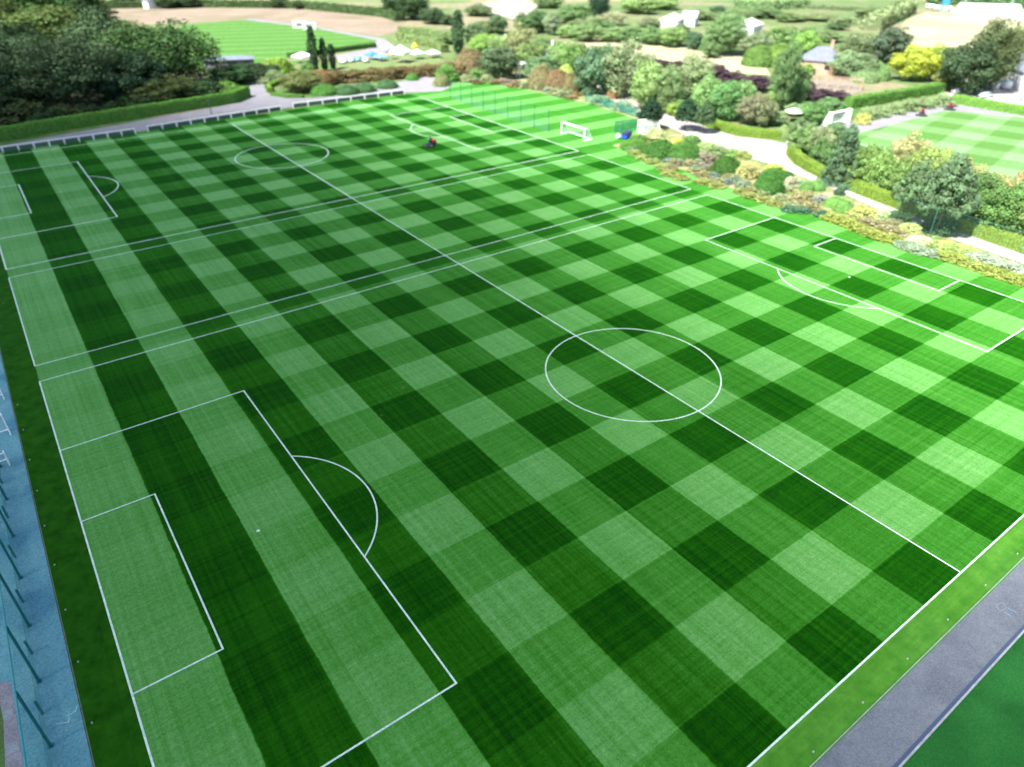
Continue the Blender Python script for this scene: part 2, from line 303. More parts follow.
def pitch(y0, y1, L, full=True, ry=20.16, rx=20.16):
    bm = bmesh.new(); yc = (y0 + y1) / 2
    lev = {0: .05, 1: .054}
    for y in (y0, y1): seg(bm, (0, y), (L, y), z=.05)
    for x in (0, L): seg(bm, (x, y0), (x, y1), z=.054)
    if full:
        seg(bm, (L / 2, y0), (L / 2, y1), z=.054); arc(bm, (L / 2, yc), 9.15, 0, 2 * math.pi, z=.058, n=96)
        for s, x in ((1, 0), (-1, L)):
            for dep, hw in ((16.5, ry), (5.5, 9.16)):
                seg(bm, (x, yc - hw), (x + s * dep, yc - hw), z=.058); seg(bm, (x, yc + hw), (x + s * dep, yc + hw), z=.058)
                seg(bm, (x + s * dep, yc - hw), (x + s * dep, yc + hw), z=.062)
            a = math.acos(5.5 / 9.15); b0 = 0 if s > 0 else math.pi
            arc(bm, (x + s * 11, yc), 9.15, b0 - a, b0 + a, z=.066, n=40); spot(bm, (x + s * 11, yc), .058)
    bmesh.ops.recalc_face_normals(bm, faces=bm.faces)
    for f in bm.faces:
        if f.normal.z < 0: f.normal_flip()
    tag(obj('pitch_markings', bm, M_linep), kind='structure')
pitch(-34.16, 34.16, 102.18)
pitch(37.9, 65.4, 102.18, False)
bm = bmesh.new(); seg(bm, (51.09, 34.3), (51.09, 68.55), z=.054); tag(obj('pitch_markings', bm, M_linep), kind='structure')
seg.__defaults__ = (.19, .05); arc.__defaults__ = (.19, .05, 64)
pitch(68.7, 134.0, 102.18, True, 19.2)
bm = bmesh.new()
for a, b in (((-3.49, -8.37), (-3.00, -8.33)), ((-3.00, -8.33), (-2.84, -7.97)), ((-4.05, -8.58), (-3.45, -8.86)), ((-3.45, -8.86), (-3.36, -8.54))): seg(bm, a, b, .03, .035)
tag(obj('survey_marks', bm, M_linep), kind='structure')
bm = bmesh.new()
q = [(50.07, -37.03), (50.73, -37.19), (50.41, -37.59), (49.75, -37.43)]
for i in range(4): seg(bm, q[i], q[(i + 1) % 4], .05, .041)
tag(obj('survey_marks', bm, mottled('faded_paint', (.16, .18, .21), (.2, .22, .25), 3)), kind='structure')
bm = bmesh.new()
for a, b in (((49.94, -37.67), (49.92, -38.07)), ((50.48, -37.69), (50.56, -38.11))): seg(bm, a, b, .07, .041)
tag(obj('survey_marks', bm, plain('blue_spray', (.13, .21, .30), .7)), kind='structure')

# ------------------------------------------------------------------ foliage meshes
def leaf_mesh(name, pts, nrm, tone, size, seed=0, mats=(LEAF,), slot=None, stems=None, aspect=.62):
    rng = np.random.default_rng(seed); n = len(pts)
    nr = nrm + rng.normal(0, .34, (n, 3)); nr /= np.linalg.norm(nr, axis=1, keepdims=True) + 1e-9
    rd = rng.normal(0, 1, (n, 3)); t = np.cross(nr, rd); t /= np.linalg.norm(t, axis=1, keepdims=True) + 1e-9; b = np.cross(nr, t)
    s = size * rng.uniform(.6, 1.35, (n, 1)); q = aspect * s * rng.uniform(.7, 1.1, (n, 1))
    v = np.stack([pts - t * s - b * q * .35, pts + b * -q, pts + t * s + b * q * .35, pts + b * q], 1).reshape(-1, 3)
    fc = [tuple(range(4 * i, 4 * i + 4)) for i in range(n)]; v = v.tolist()
    tn = list(tone); sl_ = list(slot) if slot is not None else [0] * n
    if stems:
        for V, F in stems:
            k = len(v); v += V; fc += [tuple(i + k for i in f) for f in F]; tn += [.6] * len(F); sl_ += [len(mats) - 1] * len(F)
    me = bpy.data.meshes.new(name); me.from_pydata(v, [], fc)
    a = me.attributes.new('tone', 'FLOAT', 'FACE'); a.data.foreach_set('value', np.array(tn, 'f'))
    for m in mats: me.materials.append(m)
    me.polygons.foreach_set('material_index', np.array(sl_, 'i')); me.update()
    return me
def clumps(cs, rs, per, rng, flat=.8, ctr=(0, 0, .55)):
    P, Nn, T = [], [], []
    for c, r in zip(cs, rs):
        k = max(6, int(per * (r / np.mean(rs)) ** 2)); d = rng.normal(0, 1, (k, 3)); d /= np.linalg.norm(d, axis=1, keepdims=True)
        d[:, 2] = np.abs(d[:, 2]) * np.where(rng.random(k) < .72, 1, -1)
        rr = r * rng.uniform(.7, 1.08, (k, 1)); p = c + d * rr * np.array([1, 1, flat]); P.append(p); Nn.append(d)
        T.append(rng.uniform(.76, 1.24) * rng.uniform(.87, 1.13, k))
    return np.concatenate(P), np.concatenate(Nn), np.concatenate(T)
def sph(n, rng, jit=.25, zmin=-1):
    i = np.arange(n) + .5; z = 1 - (1 - zmin) * i / n; ph = i * 2.39996; r = np.sqrt(np.maximum(0, 1 - z * z))
    d = np.stack([r * np.cos(ph), r * np.sin(ph), z], 1) + rng.normal(0, jit, (n, 3)); return d / np.linalg.norm(d, axis=1, keepdims=True)
def crown_broad(seed, zc=.51, rz=.5, n=96, per=120, loose=0, size=.022, rk=1.0):
    rng = np.random.default_rng(seed); d = sph(n, rng)
    k = rng.uniform(.55, .84 + loose, (len(d), 1))
    lop = 1 + .18 * np.sin(2 * np.arctan2(d[:, 1:2], d[:, 0:1]) + seed)
    c = d * k * np.array([.5, .5, rz]) * lop + np.array([0, 0, zc]); c[:, 2] = np.maximum(c[:, 2], .09); r = rng.uniform(.10, .175, len(d)) * (1 - loose) * rk
    P, Nn, T = clumps(c, r, per, rng)
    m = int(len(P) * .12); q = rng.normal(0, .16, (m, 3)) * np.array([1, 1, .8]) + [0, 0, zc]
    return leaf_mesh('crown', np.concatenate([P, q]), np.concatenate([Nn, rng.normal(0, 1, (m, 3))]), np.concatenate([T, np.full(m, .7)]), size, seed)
def crown_cone(seed, pine=False):
    rng = np.random.default_rng(seed); cs, rs = [], []
    for i in range(14):
        z = (.40 if pine else .06) + (.55 if pine else .9) * i / 13; R0 = .46 * (1 - (i / 13) ** (2.2 if pine else 1.0)) * (.75 + .25 * min(1, i / 3) if pine else 1) + .06
        k = max(3, int(20 * R0 + 4))
        for j in range(k):
            a = 6.283 * j / k + rng.uniform(-.4, .4) + i; rad = R0 * rng.uniform(.45, 1.0)
            cs.append((rad * math.cos(a), rad * math.sin(a), z + rng.uniform(-.03, .03) - rad * .12)); rs.append(rng.uniform(.075, .125))
    P, Nn, T = clumps(np.array(cs), np.array(rs), 56, rng, .55); return leaf_mesh('crown', P, Nn, T, .03, seed, aspect=.45)
def crown_poplar(seed):
    rng = np.random.default_rng(seed); cs, rs = [], []
    for i in range(110):
        z = .05 + .89 * i / 109; R0 = .095 * math.sin(math.pi * min(1, (z + .10) * .86)) ** .8 * math.sqrt(rng.uniform(.2, 1)); a = i * 2.4
        cs.append((R0 * math.cos(a), R0 * math.sin(a), z)); rs.append(rng.uniform(.022, .036))
    P, Nn, T = clumps(np.array(cs), np.array(rs), 36, rng, 1.6); return leaf_mesh('crown', P, Nn, T, .015, seed)
def dome(seed, n=38, per=70, size=.037, bloom=0, low=False):
    rng = np.random.default_rng(seed); d = sph(n, rng, .2, -.1); k = rng.uniform(.6, .82, (n, 1)); c = d * k * np.array([.5, .5, .95]); c[:, 2] = np.maximum(c[:, 2], .08)
    r = rng.uniform(.1, .19, n); P, Nn, T = clumps(c, r, per, rng, 1.2); P[:, 2] = np.maximum(P[:, 2], .01)
    slot = (rng.random(len(P)) < bloom) & (P[:, 2] > .25) if bloom else np.zeros(len(P))
    st = []
    for j in range(5):
        a = j * 1.257; V = [(.02, 0, 0), (-.01, .017, 0), (-.01, -.017, 0), (.25 * math.cos(a), .25 * math.sin(a), .6)]; st.append((V, [(0, 1, 3), (1, 2, 3), (2, 0, 3)]))
    return leaf_mesh('shrub', P, Nn, T, size, seed, (LEAF, BLOOM, TWIG), slot.astype(int), st)
def mound(seed):
    """clipped shrub: dense fine leaves over a closed body"""
    rng = np.random.default_rng(seed); n = 3200; d = sph(n, rng, .02, -.05); bump = 1 + .05 * np.sin(7 * d[:, 0] + seed) * np.sin(6 * d[:, 1]) + .03 * rng.normal(size=n)
    P = d * np.array([.5, .5, .97]) * bump[:, None]; P[:, 2] = np.maximum(P[:, 2], .0)
    T = rng.uniform(.75, 1.25, n); V, F = [], []
    for i in range(7):
        for j in range(16):
            e = i / 7 * 1.5; a = j / 16 * 6.2832; V.append((.47 * math.cos(e) * math.cos(a), .47 * math.cos(e) * math.sin(a), .9 * math.sin(e)))
    for i in range(6):
        for j in range(16): F.append((i * 16 + j, i * 16 + (j + 1) % 16, (i + 1) * 16 + (j + 1) % 16, (i + 1) * 16 + j))
    F.append(tuple(96 + j for j in range(16)))
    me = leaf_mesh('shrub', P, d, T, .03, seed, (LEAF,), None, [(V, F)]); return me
PROTO = {
    'broad': [crown_broad(s) for s in (1, 2, 3, 4)],
    'oak': [crown_broad(s, .53, .48, 170, 84, 0, .017, .8) for s in (11, 12)],
    'loose': [crown_broad(s, .54, .48, 70, 80, .13, .021) for s in (21, 22, 23)],
    'bush': [crown_broad(s, .48, .49, 80, 110, .05, .024) for s in (31, 32, 33)],
    'spruce': [crown_cone(41), crown_cone(42)], 'pine': [crown_cone(s, True) for s in (43, 44, 45)],
    'poplar': [crown_poplar(51), crown_poplar(52)],
    'dome': [dome(s) for s in (61, 62, 63)], 'flower': [dome(s, 34, 56, .042, .2) for s in (71, 72, 73)], 'mound': [mound(81), mound(82)],
}
def trunk_mesh(seed, z1=.75, rad=.022, limbs=5):
    rnd = random.Random(seed); bm = bmesh.new(); p = Vector((0, 0, -.01)); r = rad
    for i in range(5):
        q = Vector((rnd.uniform(-.02, .02), rnd.uniform(-.02, .02), z1 * (i + 1) / 5)); tube(bm, p, q, r, r * .8, 7); p = q; r *= .8
    for j in range(limbs):
        a = 6.283 * j / limbs + rnd.random(); z = rnd.uniform(.25, .5); tube(bm, (0, 0, z), (.28 * math.cos(a), .28 * math.sin(a), z + rnd.uniform(.18, .3)), rad * .5, rad * .15, 5)
    me = bpy.data.meshes.new('trunk'); bm.to_mesh(me); bm.free(); me.materials.append(BARK); return me
TRUNK = [trunk_mesh(1), trunk_mesh(2), trunk_mesh(3, .7, .026, 6)]; STRAIGHT = trunk_mesh(4, .93, .018, 0)
cnt = {}
rnd0 = random.Random(77)
def tree(name, label, spec, style, col, group=None, cat='tree'):
    x, y, h, r = spec; k = cnt.get(style, 0); cnt[style] = k + 1
    t = empty(name, (x, y, 0), rnd0.uniform(0, 6.28)); tag(t, label, cat, group)
    c = link('crown', PROTO[style][k % len(PROTO[style])], t); q = 2 * r * (4.6 if style == 'poplar' else 1); c.scale = (q, q, h * 1.02); c.color = (*col, 1)
    tk = link('trunk', STRAIGHT if style in ('spruce', 'pine', 'poplar') else TRUNK[k % 3], t); s = max(.6 * h, min(h, 2 * r)); tk.scale = (s, s, h)
    return t
def shrub(name, label, spec, style, col, group=None, cat='shrub', bloom=None):
    x, y, h, r = spec; k = cnt.get(style, 0); cnt[style] = k + 1
    o = link(name, PROTO[style][k % len(PROTO[style])]); o.location = (x, y, 0); o.rotation_euler = (0, 0, rnd0.uniform(0, 6.28)); o.scale = (2 * r, 2 * r, h); o.color = (*col, 1)
    if bloom: o['bloom'] = bloom
    return tag(o, label, cat, group)
def hedge(name, label, pts, wd, h, col, leaf=.16, dens=1.5, group=None, seed=5):
    """clipped hedge along a line of points: closed body under a skin of small leaves"""
    rng = np.random.default_rng(seed); P = [Vector((p[0], p[1], 0)) for p in pts]
    V, F, LP, LN = [], [], [], []
    sec = []
    for i, p in enumerate(P):
        d = ((P[min(i + 1, len(P) - 1)] - P[max(i - 1, 0)])).normalized(); n = Vector((-d.y, d.x, 0)); sec.append((p, n))
    hw = wd / 2; prof = [(-hw, 0), (-hw * .97, h * .9), (-hw * .8, h), (hw * .8, h), (hw * .97, h * .9), (hw, 0)]
    for p, n in sec:
        for a, z in prof: V.append(tuple(p + n * a * .94 + Vector((0, 0, z * .97))))
    m = len(prof)
    for i in range(len(P) - 1):
        for j in range(m - 1): F.append((i * m + j, i * m + j + 1, (i + 1) * m + j + 1, (i + 1) * m + j))
    F.append(tuple(range(m))); F.append(tuple((len(P) - 1) * m + j for j in range(m)))
    per = [math.dist(prof[j], prof[j + 1]) for j in range(m - 1)]; tot = sum(per)
    for i in range(len(P) - 1):
        (p, n), (q, n2) = sec[i], sec[i + 1]; L = (q - p).length; k = int(L * tot / (leaf * leaf * 1.6) * dens)
        u = rng.random(k); w_ = rng.random(k) * tot
        for a, b in zip(u, w_):
            j = 0
            while b > per[j] and j < m - 2: b -= per[j]; j += 1
            f = b / per[j]; A, B = prof[j], prof[j + 1]; off = A[0] + (B[0] - A[0]) * f; z = A[1] + (B[1] - A[1]) * f
            wv = .05 * h * math.sin(a * L * .9 + i) * .5
            c = p.lerp(q, a) + n.lerp(n2, a) * off; nn = Vector((0, 0, 1)) if j == 2 else n * (-1 if off < 0 else 1)
            LP.append((c.x, c.y, z + (wv if z > .8 * h else 0))); LN.append(tuple(nn))
    k = int(wd * h / (leaf * leaf * 1.6) * dens)
    for e, s in ((0, -1), (-1, 1)):
        p, n = sec[e]; d = Vector((n.y, -n.x, 0)) * s
        for _ in range(k):
            c = p + n * rng.uniform(-hw, hw); LP.append((c.x, c.y, rng.uniform(0, h))); LN.append(tuple(d))
    LP, LN = np.array(LP), np.array(LN); T = rng.uniform(.7, 1.3, len(LP))
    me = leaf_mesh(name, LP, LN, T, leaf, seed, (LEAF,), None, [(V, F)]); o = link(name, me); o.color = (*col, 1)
    return tag(o, label, 'hedge', group)
# ------------------------------------------------------------------ wood beyond the clipped hedge
DK = (0.018, 0.042, 0.017); OLV = (0.056, 0.092, 0.022); GRY = (0.050, 0.093, 0.048); MID = (0.031, 0.078, 0.020); BLU = (0.021, 0.052, 0.028); BRT = (.085, .19, .025); PAL = (.15, .22, .075); LIM = (.19, .29, .04)
WOOD = 'trees of the dark wood beyond the clipped hedge'
tree('broad_tree', 'big spreading grey-green oak at the front of the dark wood', (23.7, 173.6, 16.98, 14.06), 'oak', (.058,.102,.052), WOOD)
tree('broad_tree', 'big round dark green oak of the wood next to the long low shed', (49.3, 186.1, 17.07, 15.38), 'oak', (.042,.098,.028), WOOD)
tree('broad_tree', 'grey-green tree standing behind and between the two biggest oaks of the wood', (38.7, 201.7, 17.58, 11.52), 'broad', GRY, WOOD)
tree('broad_tree', 'olive-topped tree deep in the wood above the grey-green oak', (29.5, 241.8, 17.87, 15.63), 'broad', OLV, WOOD)
tree('broad_tree', 'blackish tree in the wood, second row from the frame edge', (17.2, 220.0, 16.25, 10.80), 'broad', DK, WOOD)
tree('broad_tree', 'tall dark tree at the near outer corner of the wood', (10.3, 177.3, 15.13, 8.47), 'broad', BLU, WOOD)
tree('broad_tree', 'dark tree at the far end of the wood beside the stubble field', (45.7, 274.3, 15.15, 13.95), 'broad', DK, WOOD)
tree('broad_tree', 'dark round tree in the far corner of the wood', (29.2, 318.4, 18.92, 18.25), 'broad', MID, WOOD)
tree('broad_tree', 'yellowish olive tree peeping over the wood next to the stubble field', (49.1, 223.4, 13.91, 6.93), 'bush', (.085,.105,.02), WOOD)
tree('broad_tree', 'small dark tree tucked against the side of the grey-green oak', (18.1, 185.0, 9.70, 7.17), 'bush', DK, WOOD)
tree('broad_tree', 'dark understory tree in the gap between the two biggest oaks', (35.1, 172.2, 10.76, 8.36), 'bush', BLU, WOOD)
tree('broad_tree', 'dark tree at the outer edge of the wood half out of view', (5.6, 165.4, 10.23, 7.44), 'bush', DK, WOOD)
tree('broad_tree', 'olive-brown tree at the back outer corner of the wood', (16.0, 272.7, 20.11, 12.03), 'broad', OLV, WOOD)
tree('broad_tree', 'farthest dark tree of the wood by the green meadow', (50.9, 363.9, 18.80, 17.80), 'broad', MID, WOOD)
tree('broad_tree', 'slim dark tree between the grey-green oak and the olive-topped tree', (22.8, 218.0, 13.58, 7.45), 'bush', GRY, WOOD)
tree('broad_tree', 'bluish tree hiding the base of the oak beside the long low shed', (41.4, 171.5, 12.19, 7.15), 'bush', BLU, WOOD)
UND = 'low bushes between the wood and the clipped hedge'
for lab, sp, st, c in (
    ('brownish low bush behind the outer part of the clipped hedge', (11.9, 160.6, 6.58, 6.71), 'dome', (.035,.055,.02)),
    ('dusky brown-green bush behind the hedge below the grey-green oak', (21.5, 161.9, 3.84, 6.19), 'dome', (.042,.06,.025)),
    ('bright green bush behind the hedge between the two biggest oaks', (28.1, 164.2, 2.29, 4.80), 'dome', (.05,.15,.02)),
    ('bronze and olive bush behind the hedge below the dark green oak', (44.0, 166.9, 6.94, 7.62), 'bush', (.05,.072,.022)),
    ('mid green bush next to the bronze and olive bush behind the hedge', (37.3, 166.3, 3.94, 5.77), 'dome', MID),
    ('dusky green bush behind the far half of the clipped hedge', (53.5, 171.8, 3.92, 6.61), 'bush', (.045,.10,.04)),
    ('fresh light green bush just behind the end of the clipped hedge', (60.6, 172.6, 3.11, 5.43), 'dome', (.085,.20,.02))):
    shrub('bush', lab, sp, st, c, UND)
shrub('bush', 'dark shade bush behind the hedge beside the brownish bush', (14.8, 153.8, 4.41, 4.26), 'dome', DK, UND)
shrub('bush', 'dark bush behind the hedge next to the dusky brown-green one', (17.9, 157.1, 4.36, 3.76), 'dome', DK, UND)
shrub('bush', 'dark bush behind the hedge before the bright green bush', (24.9, 160.9, 3.84, 4.13), 'dome', DK, UND)
shrub('bush', 'dark bush behind the hedge after the bright green bush', (31.7, 164.0, 3.52, 4.21), 'dome', DK, UND)
shrub('bush', 'dark bush behind the hedge before the bronze and olive bush', (39.4, 162.4, 3.85, 3.90), 'dome', DK, UND)
shrub('bush', 'dark bush behind the hedge after the bronze and olive bush', (48.8, 167.5, 4.03, 4.02), 'dome', DK, UND)
shrub('bush', 'dark bush at the foot of the shed behind the hedge', (56.5, 171.8, 5.12, 4.76), 'dome', DK, UND)
hedge('clipped_hedge', 'long dark green clipped hedge in front of the wood along the driveway', [(0.19, 147.85), (5.67, 147.97), (18.04, 151.02), (31.79, 153.16), (50.13, 156.14), (58.67, 157.38), (64.61, 163.31)], 2.2, 2.7, (.075,.225,.012), .17, 1.4)
GAR = 'shrubs round the fork of the driveway'
for lab, sp, st, c in (
    ('dark green bushy shrub below the shed at the driveway fork', (67.2, 183.0, 5.53, 7.36), 'bush', (.028,.07,.028)),
    ('blackish shrub in the shade beside the driveway fork', (76.0, 187.8, 4.43, 6.90), 'bush', (.03,.055,.03)),
    ('yellow-green hedge-like shrub with a purple-tinged top', (85.9, 196.6, 4.81, 5.43), 'dome', (.14,.24,.012)),
    ('grey-green shrub before the yellow-green purple-topped shrub', (79.0, 180.4, 3.47, 4.39), 'dome', (.13,.19,.10)),
    ('low silvery shrub at the inner bend of the driveway', (73.6, 182.5, 2.06, 4.73), 'dome', (.16,.21,.13)),
    ('broad olive shrub on the island bed above a shady base', (79.6, 161.1, 5.66, 5.92), 'bush', (.12,.15,.05)),
    ('slender fresh green shrub beside the tall poplar', (89.0, 180.4, 5.33, 3.09), 'dome', (.09,.19,.05)),
    ('rusty dome shrub at the end of the bronze row', (87.6, 166.5, 4.22, 3.89), 'mound', (.19,.11,.04))):
    shrub('garden_shrub', lab, sp, st, c, GAR)
hedge('clipped_hedge', 'low curved bright green hedge on the island bed of the driveway', [(82.12, 175.56), (77.15, 175.30), (73.15, 170.84), (71.61, 164.96)], 1.5, 1.2, (.11,.24,.012), .15)
hedge('clipped_hedge', 'very low bright green edging in front of the olive shrub', [(70.62, 160.65), (73.20, 155.56), (76.51, 153.19)], 1.5, .7, (.07,.2,.02), .15)
shrub('bronze_shrub', 'bronze-leaved shrub of the long row behind the driveway bed', (93.5, 168.5, 3.96, 4.94), 'dome', (.115,.088,.04), 'row of bronze-leaved shrubs')
shrub('bronze_shrub', 'bronze-leaved shrub of the long row behind the driveway bed', (98.9, 167.4, 3.94, 4.96), 'dome', (.115,.088,.04), 'row of bronze-leaved shrubs')
shrub('bronze_shrub', 'bronze-leaved shrub of the long row behind the driveway bed', (104.3, 166.3, 3.93, 4.99), 'dome', (.115,.088,.04), 'row of bronze-leaved shrubs')
shrub('bronze_shrub', 'bronze-leaved shrub of the long row behind the driveway bed', (109.8, 165.1, 3.91, 5.02), 'dome', (.115,.088,.04), 'row of bronze-leaved shrubs')
shrub('bronze_shrub', 'bronze-leaved shrub of the long row behind the driveway bed', (115.4, 164.0, 3.89, 5.05), 'dome', (.115,.088,.04), 'row of bronze-leaved shrubs')
shrub('bronze_shrub', 'bronze-leaved shrub of the long row behind the driveway bed', (121.2, 162.8, 3.87, 5.09), 'dome', (.115,.088,.04), 'row of bronze-leaved shrubs')
shrub('bronze_shrub', 'bronze-leaved shrub of the long row behind the driveway bed', (127.0, 161.6, 3.85, 5.13), 'dome', (.115,.088,.04), 'row of bronze-leaved shrubs')
shrub('bronze_shrub', 'bronze-leaved shrub of the long row behind the driveway bed', (132.9, 160.4, 3.83, 5.17), 'dome', (.115,.088,.04), 'row of bronze-leaved shrubs')
LOWG = 'low green mounds in front of the bronze row'
for lab, sp, c in (
    ('bright green mound at the start of the bed before the bronze row', (83.2, 154.1, 2.46, 3.97), (.05,.19,.02)),
    ('blue-green low mound next to the bright green mound', (88.6, 151.6, 2.25, 3.67), (.05,.13,.055)),
    ('long blue-green mound in the middle of the driveway bed', (93.7, 151.3, 2.30, 3.39), (.055,.14,.06)),
    ('blue-green mound near the end of the driveway bed', (101.5, 152.5, 2.12, 3.15), (.05,.13,.055)),
    ('small bright green mound at the foot of the bronze row', (113.1, 158.5, 1.79, 1.98), (.05,.19,.02))):
    shrub('low_mound', lab, sp, 'mound', c, LOWG)
POP = 'poplars beside the driveway'
tree('poplar', 'tallest of three dark columnar poplars beside the driveway', (94.7, 188.1, 13.20, 1.70), 'poplar', (.025,.062,.03), POP)
tree('poplar', 'middle one of three dark columnar poplars beside the driveway', (97.9, 187.9, 9.68, 1.44), 'poplar', (.025,.062,.03), POP)
tree('poplar', 'shortest of three dark columnar poplars beside the driveway', (101.4, 189.8, 7.51, 1.36), 'poplar', (.027,.065,.03), POP)
tree('poplar', 'lone dark poplar standing apart behind the pale bronze dome', (150.3, 191.1, 14.48, 2.57), 'poplar', (.04,.095,.045), POP)
for lab, sp, st, c in (
    ('pale bronze dome shrub at the foot of the lone poplar', (135.8, 161.2, 6.56, 5.56), 'mound', (.16,.125,.065)),
    ('bright green shrub before the lone poplar at the end of the driveway', (120.6, 150.5, 5.71, 3.90), 'dome', (.075,.20,.03)),
    ('grey-olive round bush at the end of the driveway beside the lawn', (115.6, 145.7, 3.02, 2.53), 'mound', (.16,.18,.08)),
    ('fresh green low bush between the lone poplar and the grey tree', (129.7, 147.5, 3.63, 3.28), 'dome', (.10,.22,.06)),
    ('big grey-green bush with a black base by the small lawn', (136.1, 145.0, 9.42, 6.56), 'bush', (.075,.125,.07))):
    shrub('garden_shrub', lab, sp, st, c, 'shrubs at the far end of the lawn')

# ------------------------------------------------------------------ spectator fence along the driveway side
M_fence = plain('fence_white', (.74, .76, .75), .55)
M_infill = plain('fence_dark_infill', (.055, .10, .075), .9)  # flat dark colour of the sheets between the posts
def rail_fence(label, a, b, n):
    A, B = Vector((*a, 0)), Vector((*b, 0)); d = B - A; rz = math.atan2(d.y, d.x); L = d.length
    t = empty('spectator_fence', A, rz); tag(t, label, 'fence', 'white spectator fences by the driveway')
    bm = bmesh.new(); tube(bm, (-.1, 0, 1.28), (L + .1, 0, 1.28), .075, n=10); obj('top_rail', bm, M_fence, t)
    for i in range(n + 1):
        bm = bmesh.new(); tube(bm, (L * i / n, 0, 0), (L * i / n, 0, 1.21), .07, n=10); obj('post', bm, M_fence, t)
    for i in range(n):
        bm = bmesh.new(); box(bm, (L * (i + .5) / n, .0, .62), (L / n - .5, .03, .85)); obj('dark_infill', bm, M_infill, t)
rail_fence('outer run of white post-and-rail fence below the clipped hedge', (2.47, 136.28), (30.74, 136.90), 10)
rail_fence('middle run of white post-and-rail fence between the two gaps', (33.53, 137.66), (65.70, 140.78), 10)
rail_fence('far run of white post-and-rail fence along the driveway bed', (69.23, 141.77), (100.72, 140.81), 8)
M_teal = plain('dark_teal_paint', (.015, .06, .06), .5)
t = empty('bollard_light', (50.41, 147.63, 0)); tag(t, 'dark teal lamp post beside the end of the clipped hedge', 'lamp post')
bm = bmesh.new(); tube(bm, (0, 0, 0), (0, 0, 2.5), .11, .08); obj('post', bm, M_teal, t)
bm = bmesh.new(); tube(bm, (0, 0, 2.5), (0, 0, 3.1), .22, .16); tube(bm, (0, 0, 3.1), (0, 0, 3.3), .3, .05); obj('lamp_head', bm, M_teal, t)
bm = bmesh.new(); tube(bm, (0, 0, 0), (0, 0, .5), .2, .16); obj('base', bm, M_teal, t)

# ------------------------------------------------------------------ buildings
M_slate = mottled('slate', (.10, .115, .155), (.15, .165, .21), 1.2, .7)
M_wallp = mottled('pinkish_brick', (.36, .22, .16), (.44, .29, .22), 1.0, .85)
M_wallw = mottled('white_render', (.52, .52, .52), (.62, .62, .61), .6, .85)
M_glass = plain('dark_window', (.03, .04, .05), .15)
M_shedw = mottled('grey_board', (.13, .12, .15), (.2, .18, .22), 1.0, .85)
M_shedr = mottled('shed_roof', (.10, .15, .19), (.17, .16, .2), .3, .7)
def house(name, label, loc, rz, W, D, hw, hr, wall, roof, hip=True, wins=(), chim=None, cat='house', group=None):
    t = empty(name, (*loc, 0), rz); tag(t, label, cat, group)
    bm = bmesh.new()
    box(bm, (0, 0, hw / 2), (W, D, hw))
    if not hip:
        prism(bm, [(-W / 2, hw), (W / 2, hw), (0, hw + hr * .96)], -D / 2 + .01, D / 2 - .01)
    obj('wall', bm, wall, t)
    o = .45; bm = bmesh.new(); z = hw + .004
    if hip:
        e = [bm.verts.new(p) for p in ((-W / 2 - o, -D / 2 - o, z - .1), (W / 2 + o, -D / 2 - o, z - .1), (W / 2 + o, D / 2 + o, z - .1), (-W / 2 - o, D / 2 + o, z - .1))]
        rl = max(0.3, (W - D) / 2); r_ = [bm.verts.new((-rl, 0, z + hr)), bm.verts.new((rl, 0, z + hr))]
        for f in ((e[0], e[1], r_[1], r_[0]), (e[1], e[2], r_[1]), (e[2], e[3], r_[0], r_[1]), (e[3], e[0], r_[0]), (e[3], e[2], e[1], e[0])): bm.faces.new(f)
    else:
        for s in (-1, 1):
            n = Vector((s * hr, 0, W / 2)).normalized() * .14
            a = [(s * (W / 2 + o), y, hw - o * hr * 2 / W) for y in (-D / 2 - o, D / 2 + o)]; b = [(0, y, hw + hr) for y in (D / 2 + o, -D / 2 - o)]
            lo = [bm.verts.new(p) for p in a + b]; up = [bm.verts.new(Vector(p) + n) for p in a + b]
            bm.faces.new(lo); bm.faces.new(up[::-1])
            for i in range(4): bm.faces.new((lo[i], lo[(i + 1) % 4], up[(i + 1) % 4], up[i]))
    bmesh.ops.recalc_face_normals(bm, faces=bm.faces); r = obj('roof', bm, roof, t)
    if chim:
        bm = bmesh.new(); box(bm, (chim, .4, hw + hr * .8), (.9, .7, hr * 1.3)); box(bm, (chim, .4, hw + hr * 1.45 + .1), (1.1, .9, .2)); obj('chimney', bm, wall, r)
    for side, u, zc, ww, wh in wins:
        bm = bmesh.new(); bm2 = bmesh.new()
        if side == 'f': c = (u, -D / 2 - .03, zc); s_ = (ww, .06, wh); s2 = (ww + .24, .08, .12)
        else: c = (-W / 2 - .03, u, zc); s_ = (.06, ww, wh); s2 = (.08, ww + .24, .12)
        box(bm, c, s_); wo = obj('window', bm, M_glass, t); box(bm2, (c[0], c[1], zc - wh / 2 - .06), s2); obj('sill', bm2, M_wallw, wo)
    return t
house('hip_roofed_house', 'pink-walled house with a grey hipped roof and chimney among garden trees', (224.46, 94.62), R(-62), 12.5, 9, 4.0, 3.6, M_wallp, M_slate, True, [('f', -3, 2.2, 1.4, 1.4), ('f', 2.4, 2.2, 1.4, 1.4), ('l', 0, 2.2, 1.6, 1.4)], 2.2)
house('long_shed', 'long low grey shed with a bluish flat roof behind the wood', (75.92, 214.15), R(-20), 15, 7, 2.6, .7, M_shedw, M_shedr, True, [('f', -4.5, 1.3, 2.4, 1.2), ('f', 1.0, 1.3, 3.0, 1.2), ('f', 5.5, 1.3, 1.6, 1.2)], cat='shed')
house('white_gabled_house', 'white gabled house at the edge of the car park by the bright hedge', (252.02, 46.78), R(-35), 8, 11, 5.0, 3.2, M_wallw, M_slate, False, [('f', 0, 2.4, 1.4, 1.6)])
